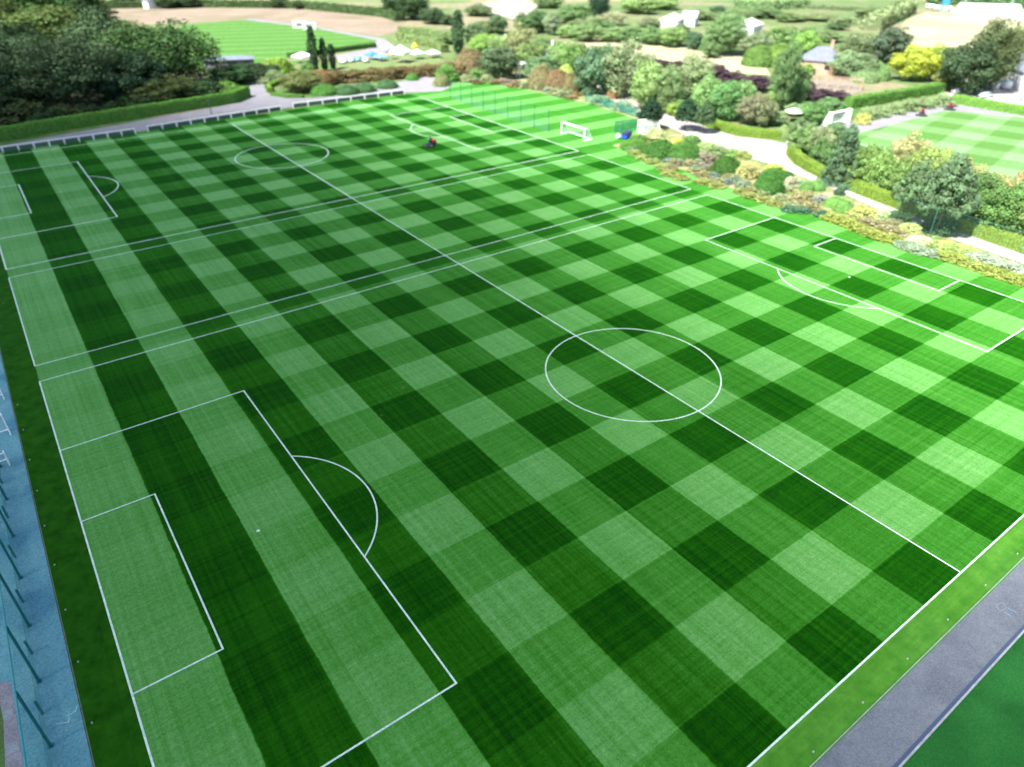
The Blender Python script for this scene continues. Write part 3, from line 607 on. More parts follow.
house('grey_roofed_cottage', 'small cottage with a pale grey roof half hidden among yellowish trees', (167.17, 158.97), R(25), 9, 7, 2.6, 2.6, M_wallw, M_slate, True, [('f', 1.5, 1.4, 1.2, 1.1)], 1.4)
FARH = 'white buildings beyond the hay field'
house('white_farm_building', 'wider white farm building beyond the hedgerow of the hay field', (274.56, 205.08), R(30), 13, 8, 3.4, 2.0, M_wallw, M_wallw, True, [('f', -2, 1.8, 2.0, 1.6), ('f', 2.5, 1.8, 1.4, 1.4)], group=FARH)
house('white_farm_building', 'smaller white shed next to the wider white farm building', (284.21, 202.89), R(30), 8, 6, 3.6, 2.2, M_wallw, M_wallw, False, [('f', 0, 1.8, 1.2, 1.4)], group=FARH)
house('white_farm_building', 'white building standing behind the biggest round tree of the hedgerow', (280.51, 166.84), R(20), 12, 8, 4, 2.2, M_wallw, M_wallw, True, [('f', 2, 1.9, 1.4, 1.4)], group=FARH)
house('white_farm_building', 'tiny white building beyond the stubble field at the tree line', (101.97, 429.43), R(10), 10, 7, 4, 2.2, M_wallw, M_slate, False, [('f', 0, 1.9, 1.4, 1.4)], group=FARH)
# dugout, pergola, trellis arch
def dugout(label, loc, rz):
    t = empty('team_shelter', (*loc, 0), rz); tag(t, label, 'shelter', 'white team shelters on the far pitch')
    bm = bmesh.new(); box(bm, (0, .9, 1.2), (6, .1, 2.4)); box(bm, (-3, 0, 1.2), (.1, 1.7, 2.4)); box(bm, (3, 0, 1.2), (.1, 1.7, 2.4)); obj('shell', bm, M_wallw, t)
    bm = bmesh.new(); box(bm, (0, 0, 2.47), (6.3, 2.2, .12)); obj('roof', bm, M_wallw, t)
    bm = bmesh.new(); box(bm, (0, .97, 1.35), (2.6, .05, .7)); obj('window', bm, M_glass, t)
    bm = bmesh.new(); box(bm, (0, .55, .45), (5.2, .45, .08)); box(bm, (0, .72, .22), (5.2, .06, .42)); box(bm, (0, .8, .8), (5.2, .06, .5)); obj('bench', bm, M_glass, t)
dugout('white team shelter nearer the wood on the far pitch', (133.37, 298.16), R(156)); dugout('white team shelter nearer the poplars on the far pitch', (135.04, 291.29), R(156))
t = empty('pergola', (206.17, 77.68, 0), R(-62)); tag(t, 'pinkish timber pergola on the terrace below the hip-roofed house', 'pergola')
M_tim = mottled('pale_timber', (.30, .21, .15), (.38, .28, .21), 2)
for i in range(6):
    for y in (-1.5, 1.5):
        bm = bmesh.new(); box(bm, (-7.5 + 3 * i, y, 1.25), (.2, .2, 2.5)); obj('post', bm, M_tim, t)
for y in (-1.5, 1.5):
    bm = bmesh.new(); box(bm, (0, y, 2.6), (15.6, .16, .2)); obj('beam', bm, M_tim, t)
bm = bmesh.new()
for i in range(22): box(bm, (-7.5 + .714 * i, 0, 2.78), (.09, 3.8, .15))
obj('rafter_slats', bm, M_tim, t)
def arch(label, loc, rz, r=2.2, h=1.8):
    t = empty('garden_arch', (*loc, 0), rz); tag(t, label, 'arch')
    for y in (-.6, .6):
        bm = bmesh.new(); pts = [(-r, 0)] + [(-r * math.cos(math.pi * i / 12), h + r * math.sin(math.pi * i / 12)) for i in range(13)] + [(r, 0)]
        for a, b in zip(pts, pts[1:]): tube(bm, (a[0], y, a[1]), (b[0], y, b[1]), .22)
        obj('hoop', bm, M_fence, t)
    bm = bmesh.new()
    for i in range(13):
        a = math.pi * i / 12; box(bm, (-r * math.cos(a), 0, h + r * math.sin(a)), (.09, 1.3, .09))
    obj('slats', bm, M_fence, t)
arch('white curved garden arch before the dark bush by the small lawn', (143.54, 143.75), R(15))

# ------------------------------------------------------------------ canopies, cars, marquee
M_canvas = plain('white_canvas', (.55, .56, .57), .8); M_orange = plain('orange_canvas', (.5, .2, .03), .8); M_blue = plain('blue_canvas', (.04, .15, .42), .8); M_yel = plain('yellow_canvas', (.5, .36, .05), .8)
M_pole = plain('pole_metal', (.45, .47, .48), .4, .6)
def canopy(label, loc, W, h, mat, rz=0, group='canopies on the play lawn'):
    t = empty('canopy_tent', (*loc, 0), rz); tag(t, label, 'canopy', group)
    bm = bmesh.new(); e = [(-W / 2, -W / 2), (W / 2, -W / 2), (W / 2, W / 2), (-W / 2, W / 2)]
    top = bm.verts.new((0, 0, h)); lo = [bm.verts.new((x, y, h * .62)) for x, y in e]; va = [bm.verts.new((x, y, h * .52)) for x, y in e]
    for i in range(4): bm.faces.new((lo[i], lo[(i + 1) % 4], top)); bm.faces.new((va[i], va[(i + 1) % 4], lo[(i + 1) % 4], lo[i]))
    obj('roof', bm, mat, t)
    for x, y in e:
        bm = bmesh.new(); tube(bm, (x * .97, y * .97, 0), (x * .97, y * .97, h * .6), .06); obj('leg', bm, M_pole, t)
canopy('white peaked canopy beside the tallest of the three poplars', (98.55, 207.81), 5.5, 3.4, M_canvas, R(20))
canopy('large white peaked canopy in the middle of the play lawn', (125.62, 188.54), 5.5, 5.5, M_canvas, R(30))
canopy('small white canopy nearest the field corner on the play lawn', (132.03, 211.06), 3.5, 3.2, M_canvas)
canopy('orange canopy on the play lawn beside the large white one', (126.09, 195.92), 2.4, 3.0, M_orange, R(10))
canopy('narrow yellow canopy behind the large white canopy', (138.07, 201.03), 1.8, 4.2, M_yel)
canopy('white canopy with a low roof on the far side of the play lawn', (133.69, 191.83), 4, 3.2, M_canvas)
canopy('pale low canopy at the end of the play lawn toward the lone poplar', (139.90, 191.42), 4.2, 2.6, plain('grey_canvas', (.55, .6, .62), .8))
canopy('big blue canopy on the play lawn by the row of parked cars', (120.44, 199.93), 4.0, 2.6, M_blue, R(10)); canopy('pale blue canopy next to the big blue canopy', (121.52, 195.27), 4, 2.4, plain('pale_blue_canvas', (.14, .30, .55), .8), R(10))
M_tyre = plain('tyre', (.02, .02, .02), .8)
def car(label, loc, rz, col, group, van=False):
    t = empty('parked_van' if van else 'parked_car', (*loc, 0), rz); tag(t, label, 'van' if van else 'car', group)
    L, W = (5.4, 2.0) if van else (4.3, 1.75)
    bm = bmesh.new()
    prof = [(-2.7, .35), (2.65, .35), (2.7, 1.0), (2.2, 1.25), (1.55, 2.2), (1.2, 2.3), (-2.6, 2.3), (-2.7, 2.1)] if van else [(-2.15, .3), (2.1, .3), (2.15, .72), (1.95, .85), (1.0, .95), (.35, 1.42), (-1.0, 1.46), (-1.85, .98), (-2.15, .9)]
    prism(bm, prof, -W / 2, W / 2); bmesh.ops.bevel(bm, geom=[e for e in bm.edges], offset=.06, segments=2, affect='EDGES')
    obj('body', bm, plain('car_paint', col, .3, 0, .03, .6), t, True)
    for s in (-1, 1):
        bm = bmesh.new()
        q = [(1.3, 1.35), (1.9, 1.35), (1.55, 2.05), (1.3, 2.1)] if van else [(-1.6, .98), (.85, .98), (.28, 1.36), (-.95, 1.39)]
        prism(bm, q, s * (W / 2 + .005) - .012, s * (W / 2 + .005) + .012); obj('side_window', bm, M_glass, t)
    bm = bmesh.new()
    a, b = ((2.17, 1.33), (1.62, 2.13)) if van else ((.97, 1.0), (.42, 1.39)); hw = W / 2 - .15; n = Vector((1, 0, .8)).normalized() * .03
    bm.faces.new([bm.verts.new(Vector(p) + n) for p in ((a[0], -hw, a[1]), (a[0], hw, a[1]), (b[0], hw, b[1]), (b[0], -hw, b[1]))]); obj('windscreen', bm, M_glass, t)
    for x in (-L * .31, L * .31):
        for s in (-1, 1):
            bm = bmesh.new(); tube(bm, (x, s * (W / 2 - .1), .33), (x, s * (W / 2 + .06), .33), .33, n=16); wo = obj('wheel', bm, M_tyre, t)
            bm = bmesh.new(); tube(bm, (x, s * (W / 2 + .05), .33), (x, s * (W / 2 + .075), .33), .2, n=12); obj('rim', bm, M_pole, wo)
    return t
CP = 'cars parked behind the bronze row'
car('white car at the near end of the row behind the bronze shrubs', (108.88, 199.20), R(80), (.75, .75, .75), CP); car('pale blue car parked second in the row behind the bronze shrubs', (111.97, 199.52), R(80), (.3, .45, .55), CP)
car('teal car in the middle of the row behind the bronze shrubs', (114.82, 200.04), R(80), (.1, .25, .28), CP); car('silver car at the end of the row beside the big blue canopy', (115.99, 196.66), R(80), (.5, .53, .55), CP)
RC = 'vehicles in the car park behind the bright hedge'
car('white car parked against the big oak beside the bright hedge', (227.20, 52.13), R(-20), (.78, .78, .78), RC); car('dark grey car in the shade of the big oak', (245.78, 62.71), R(-20), (.1, .1, .12), RC)
car('silver car between the big oak and the white vans', (241.88, 52.19), R(50), (.45, .47, .52), RC); car('white van nearer the big oak in the car park', (242.22, 50.14), R(40), (.8, .8, .8), RC, True)
car('white van nearer the white gabled house in the car park', (245.05, 48.12), R(40), (.8, .8, .8), RC, True)
car('pale blue car beyond the bright hedge at the near edge of the car park', (227.73, 45.14), R(-15), (.55, .65, .75), RC); car('white car at the outer edge of the car park behind the hedge', (232.72, 38.38), R(-15), (.8, .8, .8), RC)
FV = 'white vehicles at the far edge of the hay field'
for lab, x, y in (('farthest white van from the white marquee', 930, 9), ('second farthest white van from the marquee, close to the blue tower', 937.5, 10.5), ('white van just beside the blue tower', 947, 11.5), ('white van nearest to the white marquee', 956, 14)):
    pass
for lab, sp in (('white van farthest from the long marquee', (451.40, 177.11)), ('white van just short of the blue banner tower', (446.76, 170.54)), ('white van on the marquee side of the blue banner tower', (448.17, 166.35)), ('white van nearest to the long marquee', (436.54, 156.07))):
    car(lab, sp, R(-40), (.8, .8, .8), FV, True)
def marquee(label, loc, rz, L, W, h):
    t = empty('marquee', (*loc, 0), rz); tag(t, label, 'marquee', 'white marquees beyond the hay field')
    bm = bmesh.new(); box(bm, (0, 0, h * .3), (L, W, h * .6)); obj('wall', bm, M_canvas, t)
    bm = bmesh.new(); prism(bm, [(-W / 2 - .2, h * .602), (W / 2 + .2, h * .602), (W * .3, h * .85), (0, h), (-W * .3, h * .85)], -L / 2 - .2, L / 2 + .2); r = obj('roof', bm, M_canvas, t); r.rotation_euler = (0, 0, R(90))
marquee('long white marquee beyond the hay field under the far wood', (434.68, 140.08), R(-52), 27, 8, 6)
marquee('shorter white marquee beyond the hay field at the frame edge', (434.27, 121.53), R(-52), 13, 7, 4.5)
t = empty('banner_tower', (446.60, 167.46, 0)); tag(t, 'tall blue banner tower among the white vans beyond the hay field', 'tower')
bm = bmesh.new(); box(bm, (0, 0, 6), (3.2, 1.2, 12), R(-52)); obj('banner', bm, plain('banner_blue', (.03, .22, .6), .7), t)
bm = bmesh.new(); box(bm, (0, 0, .15), (4.2, 2.6, .28), R(-52)); obj('base', bm, M_pole, t)
for lab, sp in (('thin grey mast between the blue tower and the long marquee', (441.22, 155.76, 0)), ('thin grey mast behind the end of the long marquee', (456.07, 139.35, 0))):
    t = empty('mast', sp); tag(t, lab, 'mast', 'masts by the marquees')
    bm = bmesh.new(); tube(bm, (0, 0, 0), (1.4, -1, 14), .28, .18); obj('pole', bm, M_pole, t); bm = bmesh.new(); tube(bm, (0, 0, 0), (0, 0, .5), .6, .5); obj('foot', bm, M_pole, t)

# ------------------------------------------------------------------ goals, nets, pitch-side things
M_net = None
def net_mat(name, col, a):
    m = bpy.data.materials.new(name); m.use_nodes = True; nt = m.node_tree; p = nt.nodes['Principled BSDF']; g = N(nt)
    p.inputs['Base Color'].default_value = (*col, 1); p.inputs['Roughness'].default_value = .8
    n = g.noise(g('ShaderNodeTexCoord').outputs['Object'], .9, 3)
    nt.links.new(g.rng(n, .3, .7, a * .7, a * 1.3), p.inputs['Alpha']); return m
M_netw = net_mat('white_netting', (.75, .8, .78), .28); M_nett = net_mat('teal_netting', (.02, .20, .19), .16); M_nettd = net_mat('teal_netting_doubled', (.015, .17, .17), .45); M_netg = net_mat('green_netting', (.04, .18, .12), .10); M_netgd = net_mat('pale_netting_foot', (.10, .24, .2), .2)
M_tealp = plain('teal_post', (.008, .11, .125), .5); M_tealr = plain('teal_rail', (.015, .20, .21), .5)
def goal(label, a, b, h, depth, r, side, group, netm=M_netw):
    """a, b: feet of the two posts; side: +1/-1 where the net goes"""
    A, B = Vector((*a, 0)), Vector((*b, 0)); d = B - A; rz = math.atan2(d.y, d.x); W = d.length; s = side
    t = empty('football_goal', A, rz); tag(t, label, 'goal', group)
    for x in (0, W):
        bm = bmesh.new(); tube(bm, (x, 0, 0), (x, 0, h), r); obj('goal_post', bm, M_fence, t)
        bm = bmesh.new(); tube(bm, (x, 0, r), (x, s * depth, r), r); obj('side_bar', bm, M_fence, t)
        bm = bmesh.new(); tube(bm, (x, 0, h), (x, s * depth * .4, h), r * .6); tube(bm, (x, s * depth * .4, h), (x, s * depth, r), r * .6); obj('net_stay', bm, M_fence, t)
    bm = bmesh.new(); tube(bm, (-r, 0, h), (W + r, 0, h), r); obj('crossbar', bm, M_fence, t)
    bm = bmesh.new(); tube(bm, (0, s * depth, r), (W, s * depth, r), r); obj('rear_bar', bm, M_fence, t)
    bm = bmesh.new(); P = lambda x, y, z: bm.verts.new((x, s * y, z))
    bm.faces.new((P(.02, .05, h - .02), P(W - .02, .05, h - .02), P(W - .02, depth * .4, h - .02), P(.02, depth * .4, h - .02)))
    bm.faces.new((P(.02, depth * .4, h - .02), P(W - .02, depth * .4, h - .02), P(W - .02, depth - .02, .1), P(.02, depth - .02, .1)))
    for x in (.03, W - .03): bm.faces.new((P(x, .05, .1), P(x, depth, .1), P(x, depth * .4, h), P(x, .05, h)))
    obj('net', bm, netm, t)
GL = 'full-size white goals by the small lawn'
goal('white full-size goal standing beside the tall net on the lawn edge', (108.34, 81.73), (108.25, 73.92), 2.6, 2.3, .13, 1, GL)
goal('white full-size goal stored beside the dark pine at the corner of the lawn', (122.62, 72.16), (127.54, 72.01), 2.8, 2.2, .13, -1, GL, net_mat('dense_white_netting', (.6, .66, .63), .4))
goal('white goal frame on the path beside the far striped lawn', (162.89, 50.17), (170.05, 49.83), 3.2, 2.2, .16, 1, 'goal beside the far lawn', net_mat('bunched_white_netting', (.8, .83, .82), .5))
TG = 'small training goals on the tarmac walk'
for lab, base, h in (('white training goal farthest along the tarmac walk', (-3.24, 32.57), 1.3), ('tallest white training goal on the tarmac walk', (-3.31, 25.45), 2.3), ('white training goal nearest to the teal net', (-3.84, 20.49), 1.4)):
    goal(lab, (base[0] - 3.0, base[1] - .2), base, h, 1.1, .06, 1, TG, net_mat('fine_white_netting', (.8, .85, .85), .12))
M_palepost = plain('pale_green_post', (.05, .17, .14), .5); M_netp = net_mat('faint_green_netting', (.2, .4, .3), .035)
def ball_net(label, a, b, n, h, group, post_r=.06, posts=M_tealp, rail=M_tealr, netm=M_nett, low=None, lowm=None, short=False, toprail=True, z0=0):
    A, B = Vector((*a, 0)), Vector((*b, 0)); d = B - A; rz = math.atan2(d.y, d.x); L = d.length
    t = empty('ball_stop_net', A, rz); tag(t, label, 'net', group)
    for i in range(n + 1):
        x = L * i / n
        bm = bmesh.new(); tube(bm, (x, 0, 0), (x, 0, h), post_r); box(bm, (x, 0, .03), (.3, .3, .06)); obj('post', bm, posts, t)
        if short and i < n:
            bm = bmesh.new(); tube(bm, (x + L / n / 2, .12, 0), (x + L / n / 2, .12, low), post_r); obj('short_post', bm, posts, t)
    if toprail:
        bm = bmesh.new(); tube(bm, (0, 0, h), (L, 0, h), post_r * .5); obj('top_rail', bm, rail, t)
    bm = bmesh.new(); bm.faces.new([bm.verts.new(p) for p in ((0, .03, low or z0), (L, .03, low or z0), (L, .03, h), (0, .03, h))]); obj('net', bm, netm, t)
    if low:
        bm = bmesh.new(); bm.faces.new([bm.verts.new(p) for p in ((0, .06, .02), (L, .06, .02), (L, .06, low), (0, .06, low))]); obj('lower_mesh', bm, lowm, t)
    return t
BN = 'tall ball-stop nets'
ball_net('long teal ball-stop net with dark posts along the tarmac walk', (-4.5, -25.2), (-4.5, 20.7), 9, 5.3, BN, .085, low=1.3, lowm=M_nettd, short=True)
ball_net('pale green net on thin posts between the pitches and the small lawn', (108.26, 128.90), (107.15, 84.92), 8, 5.0, BN, .07, plain('green_post', (.012, .08, .06), .6), M_nett, M_netg, 1.6, M_netgd, toprail=False)
ball_net('tall green net with a teal top rail in front of the two pines', (112.31, 6.46), (111.72, -17.53), 4, 5.2, BN, .035, M_palepost, M_palepost, M_netp)
ball_net('short teal-railed net beside the spruce along the flower bed', (114.03, 20.09), (113.96, 14.11), 1, 4.2, BN, .035, M_palepost, M_tealp, M_netp)
def mesh_fence(label, a, b, n, h, netm):
    A, B = Vector((*a, 0)), Vector((*b, 0)); d = B - A; t = empty('mesh_fence', A, math.atan2(d.y, d.x)); tag(t, label, 'fence', 'green mesh fences round the small lawn'); L = d.length
    for i in range(n + 1):
        bm = bmesh.new(); tube(bm, (L * i / n, 0, 0), (L * i / n, 0, h), .05); obj('post', bm, M_tealp, t)
    bm = bmesh.new(); bm.faces.new([bm.verts.new(p) for p in ((0, .02, .05), (L, .02, .05), (L, .02, h - .05), (0, .02, h - .05))]); obj('mesh_panel', bm, netm, t)
    bm = bmesh.new(); tube(bm, (0, 0, h), (L, 0, h), .04); obj('top_rail', bm, M_tealp, t)
M_panel = net_mat('green_mesh', (.02, .16, .12), .55)
mesh_fence('low dark green mesh fence on the far side of the small lawn', (135.44, 104.78), (133.50, 82.91), 7, 1.9, M_panel)
mesh_fence('short green mesh screen behind the blue storage cart', (118.40, 75.18), (124.56, 74.14), 3, 2.6, M_panel)
t = empty('storage_cart', (117.54, 70.40, 0), R(20)); tag(t, 'bright blue storage cart with a dark cover at the corner of the small lawn', 'cart')
bm = bmesh.new(); box(bm, (0, 0, .7), (2.6, 1.3, .9), 0, .06); obj('bin', bm, plain('bright_blue', (.02, .06, .62), .5), t)
bm = bmesh.new(); box(bm, (0, .1, 1.28), (3.0, 1.6, .22), 0, .05); obj('cover', bm, plain('dark_cover', (.02, .03, .05), .7), t)
for x in (-1, 1):
    for y in (-.55, .55):
        bm = bmesh.new(); tube(bm, (x, y - .08, .2), (x, y + .08, .2), .22, n=12); obj('wheel', bm, M_tyre, t)
t = empty('ball_bag', (115.72, 71.17, 0)); tag(t, 'round white ball bag on the grass beside the blue cart', 'bag')
bm = bmesh.new(); ball(bm, (0, 0, .5), (.55, .55, .5)); obj('sack', bm, M_canvas, t, True); bm = bmesh.new(); tube(bm, (0, 0, .95), (.05, 0, 1.15), .14, .2); obj('neck', bm, M_canvas, t)
# parasol by the far path
t = empty('parasol', (160.95, 58.82, 0)); tag(t, 'white garden parasol over a dark table among the shrubs', 'parasol')
bm = bmesh.new(); r = bmesh.ops.create_cone(bm, cap_ends=True, segments=8, radius1=2.4, radius2=.06, depth=.8); bmesh.ops.translate(bm, vec=(0, 0, 2.7), verts=r['verts']); obj('canopy', bm, M_canvas, t)
bm = bmesh.new(); tube(bm, (0, 0, 0), (0, 0, 2.3), .05); obj('pole', bm, M_pole, t)
bm = bmesh.new(); tube(bm, (0, 0, 0), (0, 0, .12), .4); obj('base', bm, M_tyre, t)

# ------------------------------------------------------------------ small white markers set in the grass margins
M_peg = plain('white_plastic', (.34, .36, .34), .5)
pk = [(-2.34, 20.25), (-2.33, 15.26), (-2.38, 10.29), (-2.33, 5.32), (-2.31, 0.31), (-2.29, -4.72), (-2.32, -9.76), (-2.30, 25.61), (-2.27, 30.59)]; pk2 = [(56.35, -35.75), (51.28, -35.78), (46.10, -35.70), (40.94, -35.71), (35.81, -35.74), (30.71, -35.79)]
bm = bmesh.new(); tube(bm, (0, 0, .03), (0, 0, .10), .06, .05, 10); tube(bm, (0, 0, .10), (0, 0, .13), .035, .03, 8); pm = bpy.data.meshes.new('marker_peg'); bm.to_mesh(pm); bm.free()
for lst, lab, gr_ in ((pk, 'small white plastic peg in the dark verge beside the tarmac walk', 'pegs in the dark verge'), (pk2, 'small white plastic peg in the light margin beside the grey road', 'pegs in the light margin')):
    for p in lst:
        o = link('marker_peg', pm, None, M_peg); o.location = (p[0], p[1], .03); tag(o, lab, 'peg', gr_)

# ------------------------------------------------------------------ ride-on mowers
M_red = plain('mower_red', (.55, .025, .03), .35); M_blk = plain('black_metal', (.02, .022, .03), .5); M_grey = plain('mower_grey', (.03, .033, .045), .5); M_hub = plain('hub_white', (.6, .6, .57), .5)
def mower(label, loc, rz):
    t = empty('ride_on_mower', (*loc, 0), rz); tag(t, label, 'mower', 'red ride-on mowers')
    bm = bmesh.new(); box(bm, (-.55, 0, .95), (1.1, .95, .6), 0, .12); box(bm, (-1.05, 0, .8), (.25, .85, .35), 0, .05); obj('engine_hood', bm, M_red, t, True)
    bm = bmesh.new(); box(bm, (0, 0, .52), (2.4, .8, .2), 0, .04); box(bm, (.75, 0, .66), (.8, .9, .08), 0, .02); obj('chassis', bm, M_blk, t)
    bm = bmesh.new(); box(bm, (.2, 0, 1.0), (.5, .55, .14), 0, .05); box(bm, (-.02, 0, 1.3), (.13, .52, .5), 0, .05); box(bm, (.2, 0, .78), (.35, .4, .3)); obj('seat', bm, M_blk, t)
    bm = bmesh.new(); tube(bm, (1.05, 0, .65), (.85, 0, 1.25), .04); obj('steering_column', bm, M_blk, t)
    bm = bmesh.new(); c = Vector((.83, 0, 1.28)); n = Vector((-.32, 0, .95)).normalized(); u = Vector((0, 1, 0)); v_ = n.cross(u)
    for i in range(16):
        a0, a1 = i / 16 * 6.283, (i + 1) / 16 * 6.283; tube(bm, c + (u * math.cos(a0) + v_ * math.sin(a0)) * .2, c + (u * math.cos(a1) + v_ * math.sin(a1)) * .2, .02, n=6)
    obj('steering_wheel', bm, M_blk, t)
    bm = bmesh.new()
    for y in (-.45, .45): tube(bm, (-.12, y, .6), (-.2, y, 2.1), .035)
    tube(bm, (-.2, -.45, 2.1), (-.2, .45, 2.1), .035); obj('roll_bar', bm, M_blk, t)
    for y in (-.85, .85, 0):
        x = 1.65 if y == 0 else 1.15
        bm = bmesh.new(); box(bm, (x, y, .3), (.55, .95, .3), 0, .05); tube(bm, (x - .2, y - .4, .13), (x - .2, y + .4, .13), .12, n=12); obj('cutting_unit', bm, M_grey, t)
    for x, y, r in ((.75, .62, .36), (.75, -.62, .36), (-.95, .52, .3), (-.95, -.52, .3)):
        bm = bmesh.new(); tube(bm, (x, y - .13, r), (x, y + .13, r), r, n=20); wh = obj('wheel', bm, M_tyre, t)
        bm = bmesh.new(); tube(bm, (x, y - .145, r), (x, y + .145, r), r * .6, n=14); obj('hub', bm, M_hub, wh)
    return t
MW = (79.48, 90.02); MA = R(200)
mower('red ride-on mower with a driver out on the striped pitches', MW, MA)
mower('red mower parked on the path nearer the grey shrubs of the far lawn', (192.34, 44.08), R(205)); mower('red mower parked on the path nearer the bright hedge of the far lawn', (204.76, 43.41), R(205))
# the driver, one skinned body
def person(loc, rz):
    J = dict(pel=(.22, 0, 1.14), bel=(.2, 0, 1.32), che=(.2, 0, 1.55), nek=(.22, 0, 1.74), hd0=(.24, 0, 1.82), hd1=(.25, 0, 1.97))
    E = [('pel', 'bel'), ('bel', 'che'), ('che', 'nek'), ('nek', 'hd0'), ('hd0', 'hd1')]; Rr = dict(pel=.16, bel=.15, che=.17, nek=.06, hd0=.085, hd1=.09)
    for s, k in ((1, 'l'), (-1, 'r')):
        J |= {k + 'hip': (.3, s * .11, 1.13), k + 'kne': (.68, s * .14, 1.12), k + 'ank': (.82, s * .14, .74), k + 'toe': (1.0, s * .15, .73), k + 'sho': (.21, s * .21, 1.62), k + 'elb': (.42, s * .27, 1.4), k + 'wri': (.66, s * .19, 1.36), k + 'han': (.76, s * .16, 1.36)}
        Rr |= {k + 'hip': .1, k + 'kne': .07, k + 'ank': .048, k + 'toe': .04, k + 'sho': .075, k + 'elb': .05, k + 'wri': .036, k + 'han': .03}
        E += [('pel', k + 'hip'), (k + 'hip', k + 'kne'), (k + 'kne', k + 'ank'), (k + 'ank', k + 'toe'), ('che', k + 'sho'), (k + 'sho', k + 'elb'), (k + 'elb', k + 'wri'), (k + 'wri', k + 'han')]
        for f in range(4):
            q = f'{k}f{f}'; q2 = q + 'b'; yy = s * (.16 + (f - 1.5) * .022); J |= {q: (.83, yy, 1.37), q2: (.85, yy, 1.32)}; Rr |= {q: .01, q2: .009}; E += [(k + 'han', q), (q, q2)]
        J |= {k + 'th': (.77, s * .105, 1.35)}; Rr |= {k + 'th': .011}; E += [(k + 'han', k + 'th')]
    ks = list(J); me = bpy.data.meshes.new('person'); me.from_pydata([J[k] for k in ks], [(ks.index(a), ks.index(b)) for a, b in E], [])
    o = link('person', me); o.location = (*loc, 0); o.rotation_euler = (0, 0, rz)
    md = o.modifiers.new('Skin', 'SKIN'); md.use_smooth_shade = True
    sv = me.skin_vertices[0].data
    for i, k in enumerate(ks): sv[i].radius = (Rr[k],) * 2; sv[i].use_root = k == 'pel'
    s2 = o.modifiers.new('Subdivision', 'SUBSURF'); s2.levels = s2.render_levels = 1
    me.materials.append(plain('dark_workwear', (.02, .025, .045), .85)); tag(o, 'person in dark workwear driving the red mower on the pitch', 'person')
    bm = bmesh.new(); ball(bm, (.25, 0, 1.93), (.095, .078, .115)); ball(bm, (.345, 0, 1.92), (.02, .016, .022), 8)
    for s in (-1, 1): ball(bm, (.25, s * .08, 1.93), (.02, .012, .03), 8)
    obj('face', bm, plain('skin', (.5, .3, .22), .6), o, True)
    bm = bmesh.new(); ball(bm, (.235, 0, 1.98), (.105, .092, .085)); box(bm, (.36, 0, 1.985), (.12, .13, .015)); obj('cap', bm, M_blk, o, True)
person(MW, MA)

# ------------------------------------------------------------------ garden along the far touchline
hedge('clipped_hedge', 'bright lime-green clipped hedge on the bend of the garden path', [(141.86, 68.80), (140.76, 63.69), (140.81, 58.03), (142.28, 53.72), (144.98, 50.73)], 1.9, 1.7, (.115,.22,.003), .13, 1.4)
hedge('clipped_hedge', 'long lime-green clipped hedge beside the path behind the spruce and pines', [(135.98, 41.42), (131.58, 36.63), (128.73, 31.30), (126.21, 24.79), (124.10, 16.68), (121.89, 6.68), (120.57, -2.56), (118.97, -13.50)], 1.9, 1.9, (.13,.225,.006), .13, 1.4)
hedge('clipped_hedge', 'tall mid-green clipped hedge behind the grey shrubs of the far lawn', [(184.37, 59.42), (193.83, 58.49), (208.63, 57.18), (224.03, 56.11)], 2.6, 2.6, (.08,.22,.025), .18, 1.3)
hedge('clipped_hedge', 'bright green clipped hedge between the far lawn and the car park', [(213.88, 47.18), (213.47, 38.60), (213.50, 30.27), (213.05, 19.05)], 2.4, 2.0, (.10,.27,.015), .18, 1.3)
shrub('clipped_ball', 'grey-green clipped ball at the end of the bend hedge', (145.8, 50.5, 2.85, 1.61), 'mound', (.16,.24,.09))
MD = (.032, .115, .012)
BED = 'clipped mounds in the flower bed'
for lab, sp, c in (
    ('small bright mound at the corner of the flower bed', (112.9, 63.4, 1.87, 2.90), (.06,.18,.015)),
    ('long dark green clipped mound nearest the blue cart', (113.4, 56.3, 3.04, 3.89), MD),
    ('dark green clipped mound touching the long one', (115.5, 52.0, 3.21, 3.64), (.04,.14,.014)),
    ('single dark dome clipped mound before the buff shrub', (115.4, 41.0, 2.93, 2.87), (.03,.10,.01)),
    ('rear one of two clipped mounds near the yellow bush', (117.5, 31.9, 2.45, 2.81), (.035,.13,.015)),
    ('front one of two clipped mounds near the lawn edge', (112.5, 29.2, 2.72, 2.70), (.032,.125,.012)),
    ('bluish dark mound beside the rear clipped mound', (121.0, 31.6, 1.41, 1.54), (.03,.12,.03)),
    ('bright green mound beside the small rail in the bed', (120.4, 24.9, 1.70, 1.50), (.10,.25,.05)),
    ('second bright green mound before the grey plants', (118.5, 25.5, 1.55, 1.29), (.09,.22,.05)),
    ('bright green mound before the teal-railed net', (115.3, 17.8, 1.53, 1.88), (.11,.27,.04)),
    ('fresh green mound at the foot of the olive shrub', (114.1, 15.5, 1.85, 1.67), (.10,.25,.04))):
    shrub('clipped_mound', lab, sp, 'mound', c, BED)
SHB = 'loose shrubs in the flower bed'
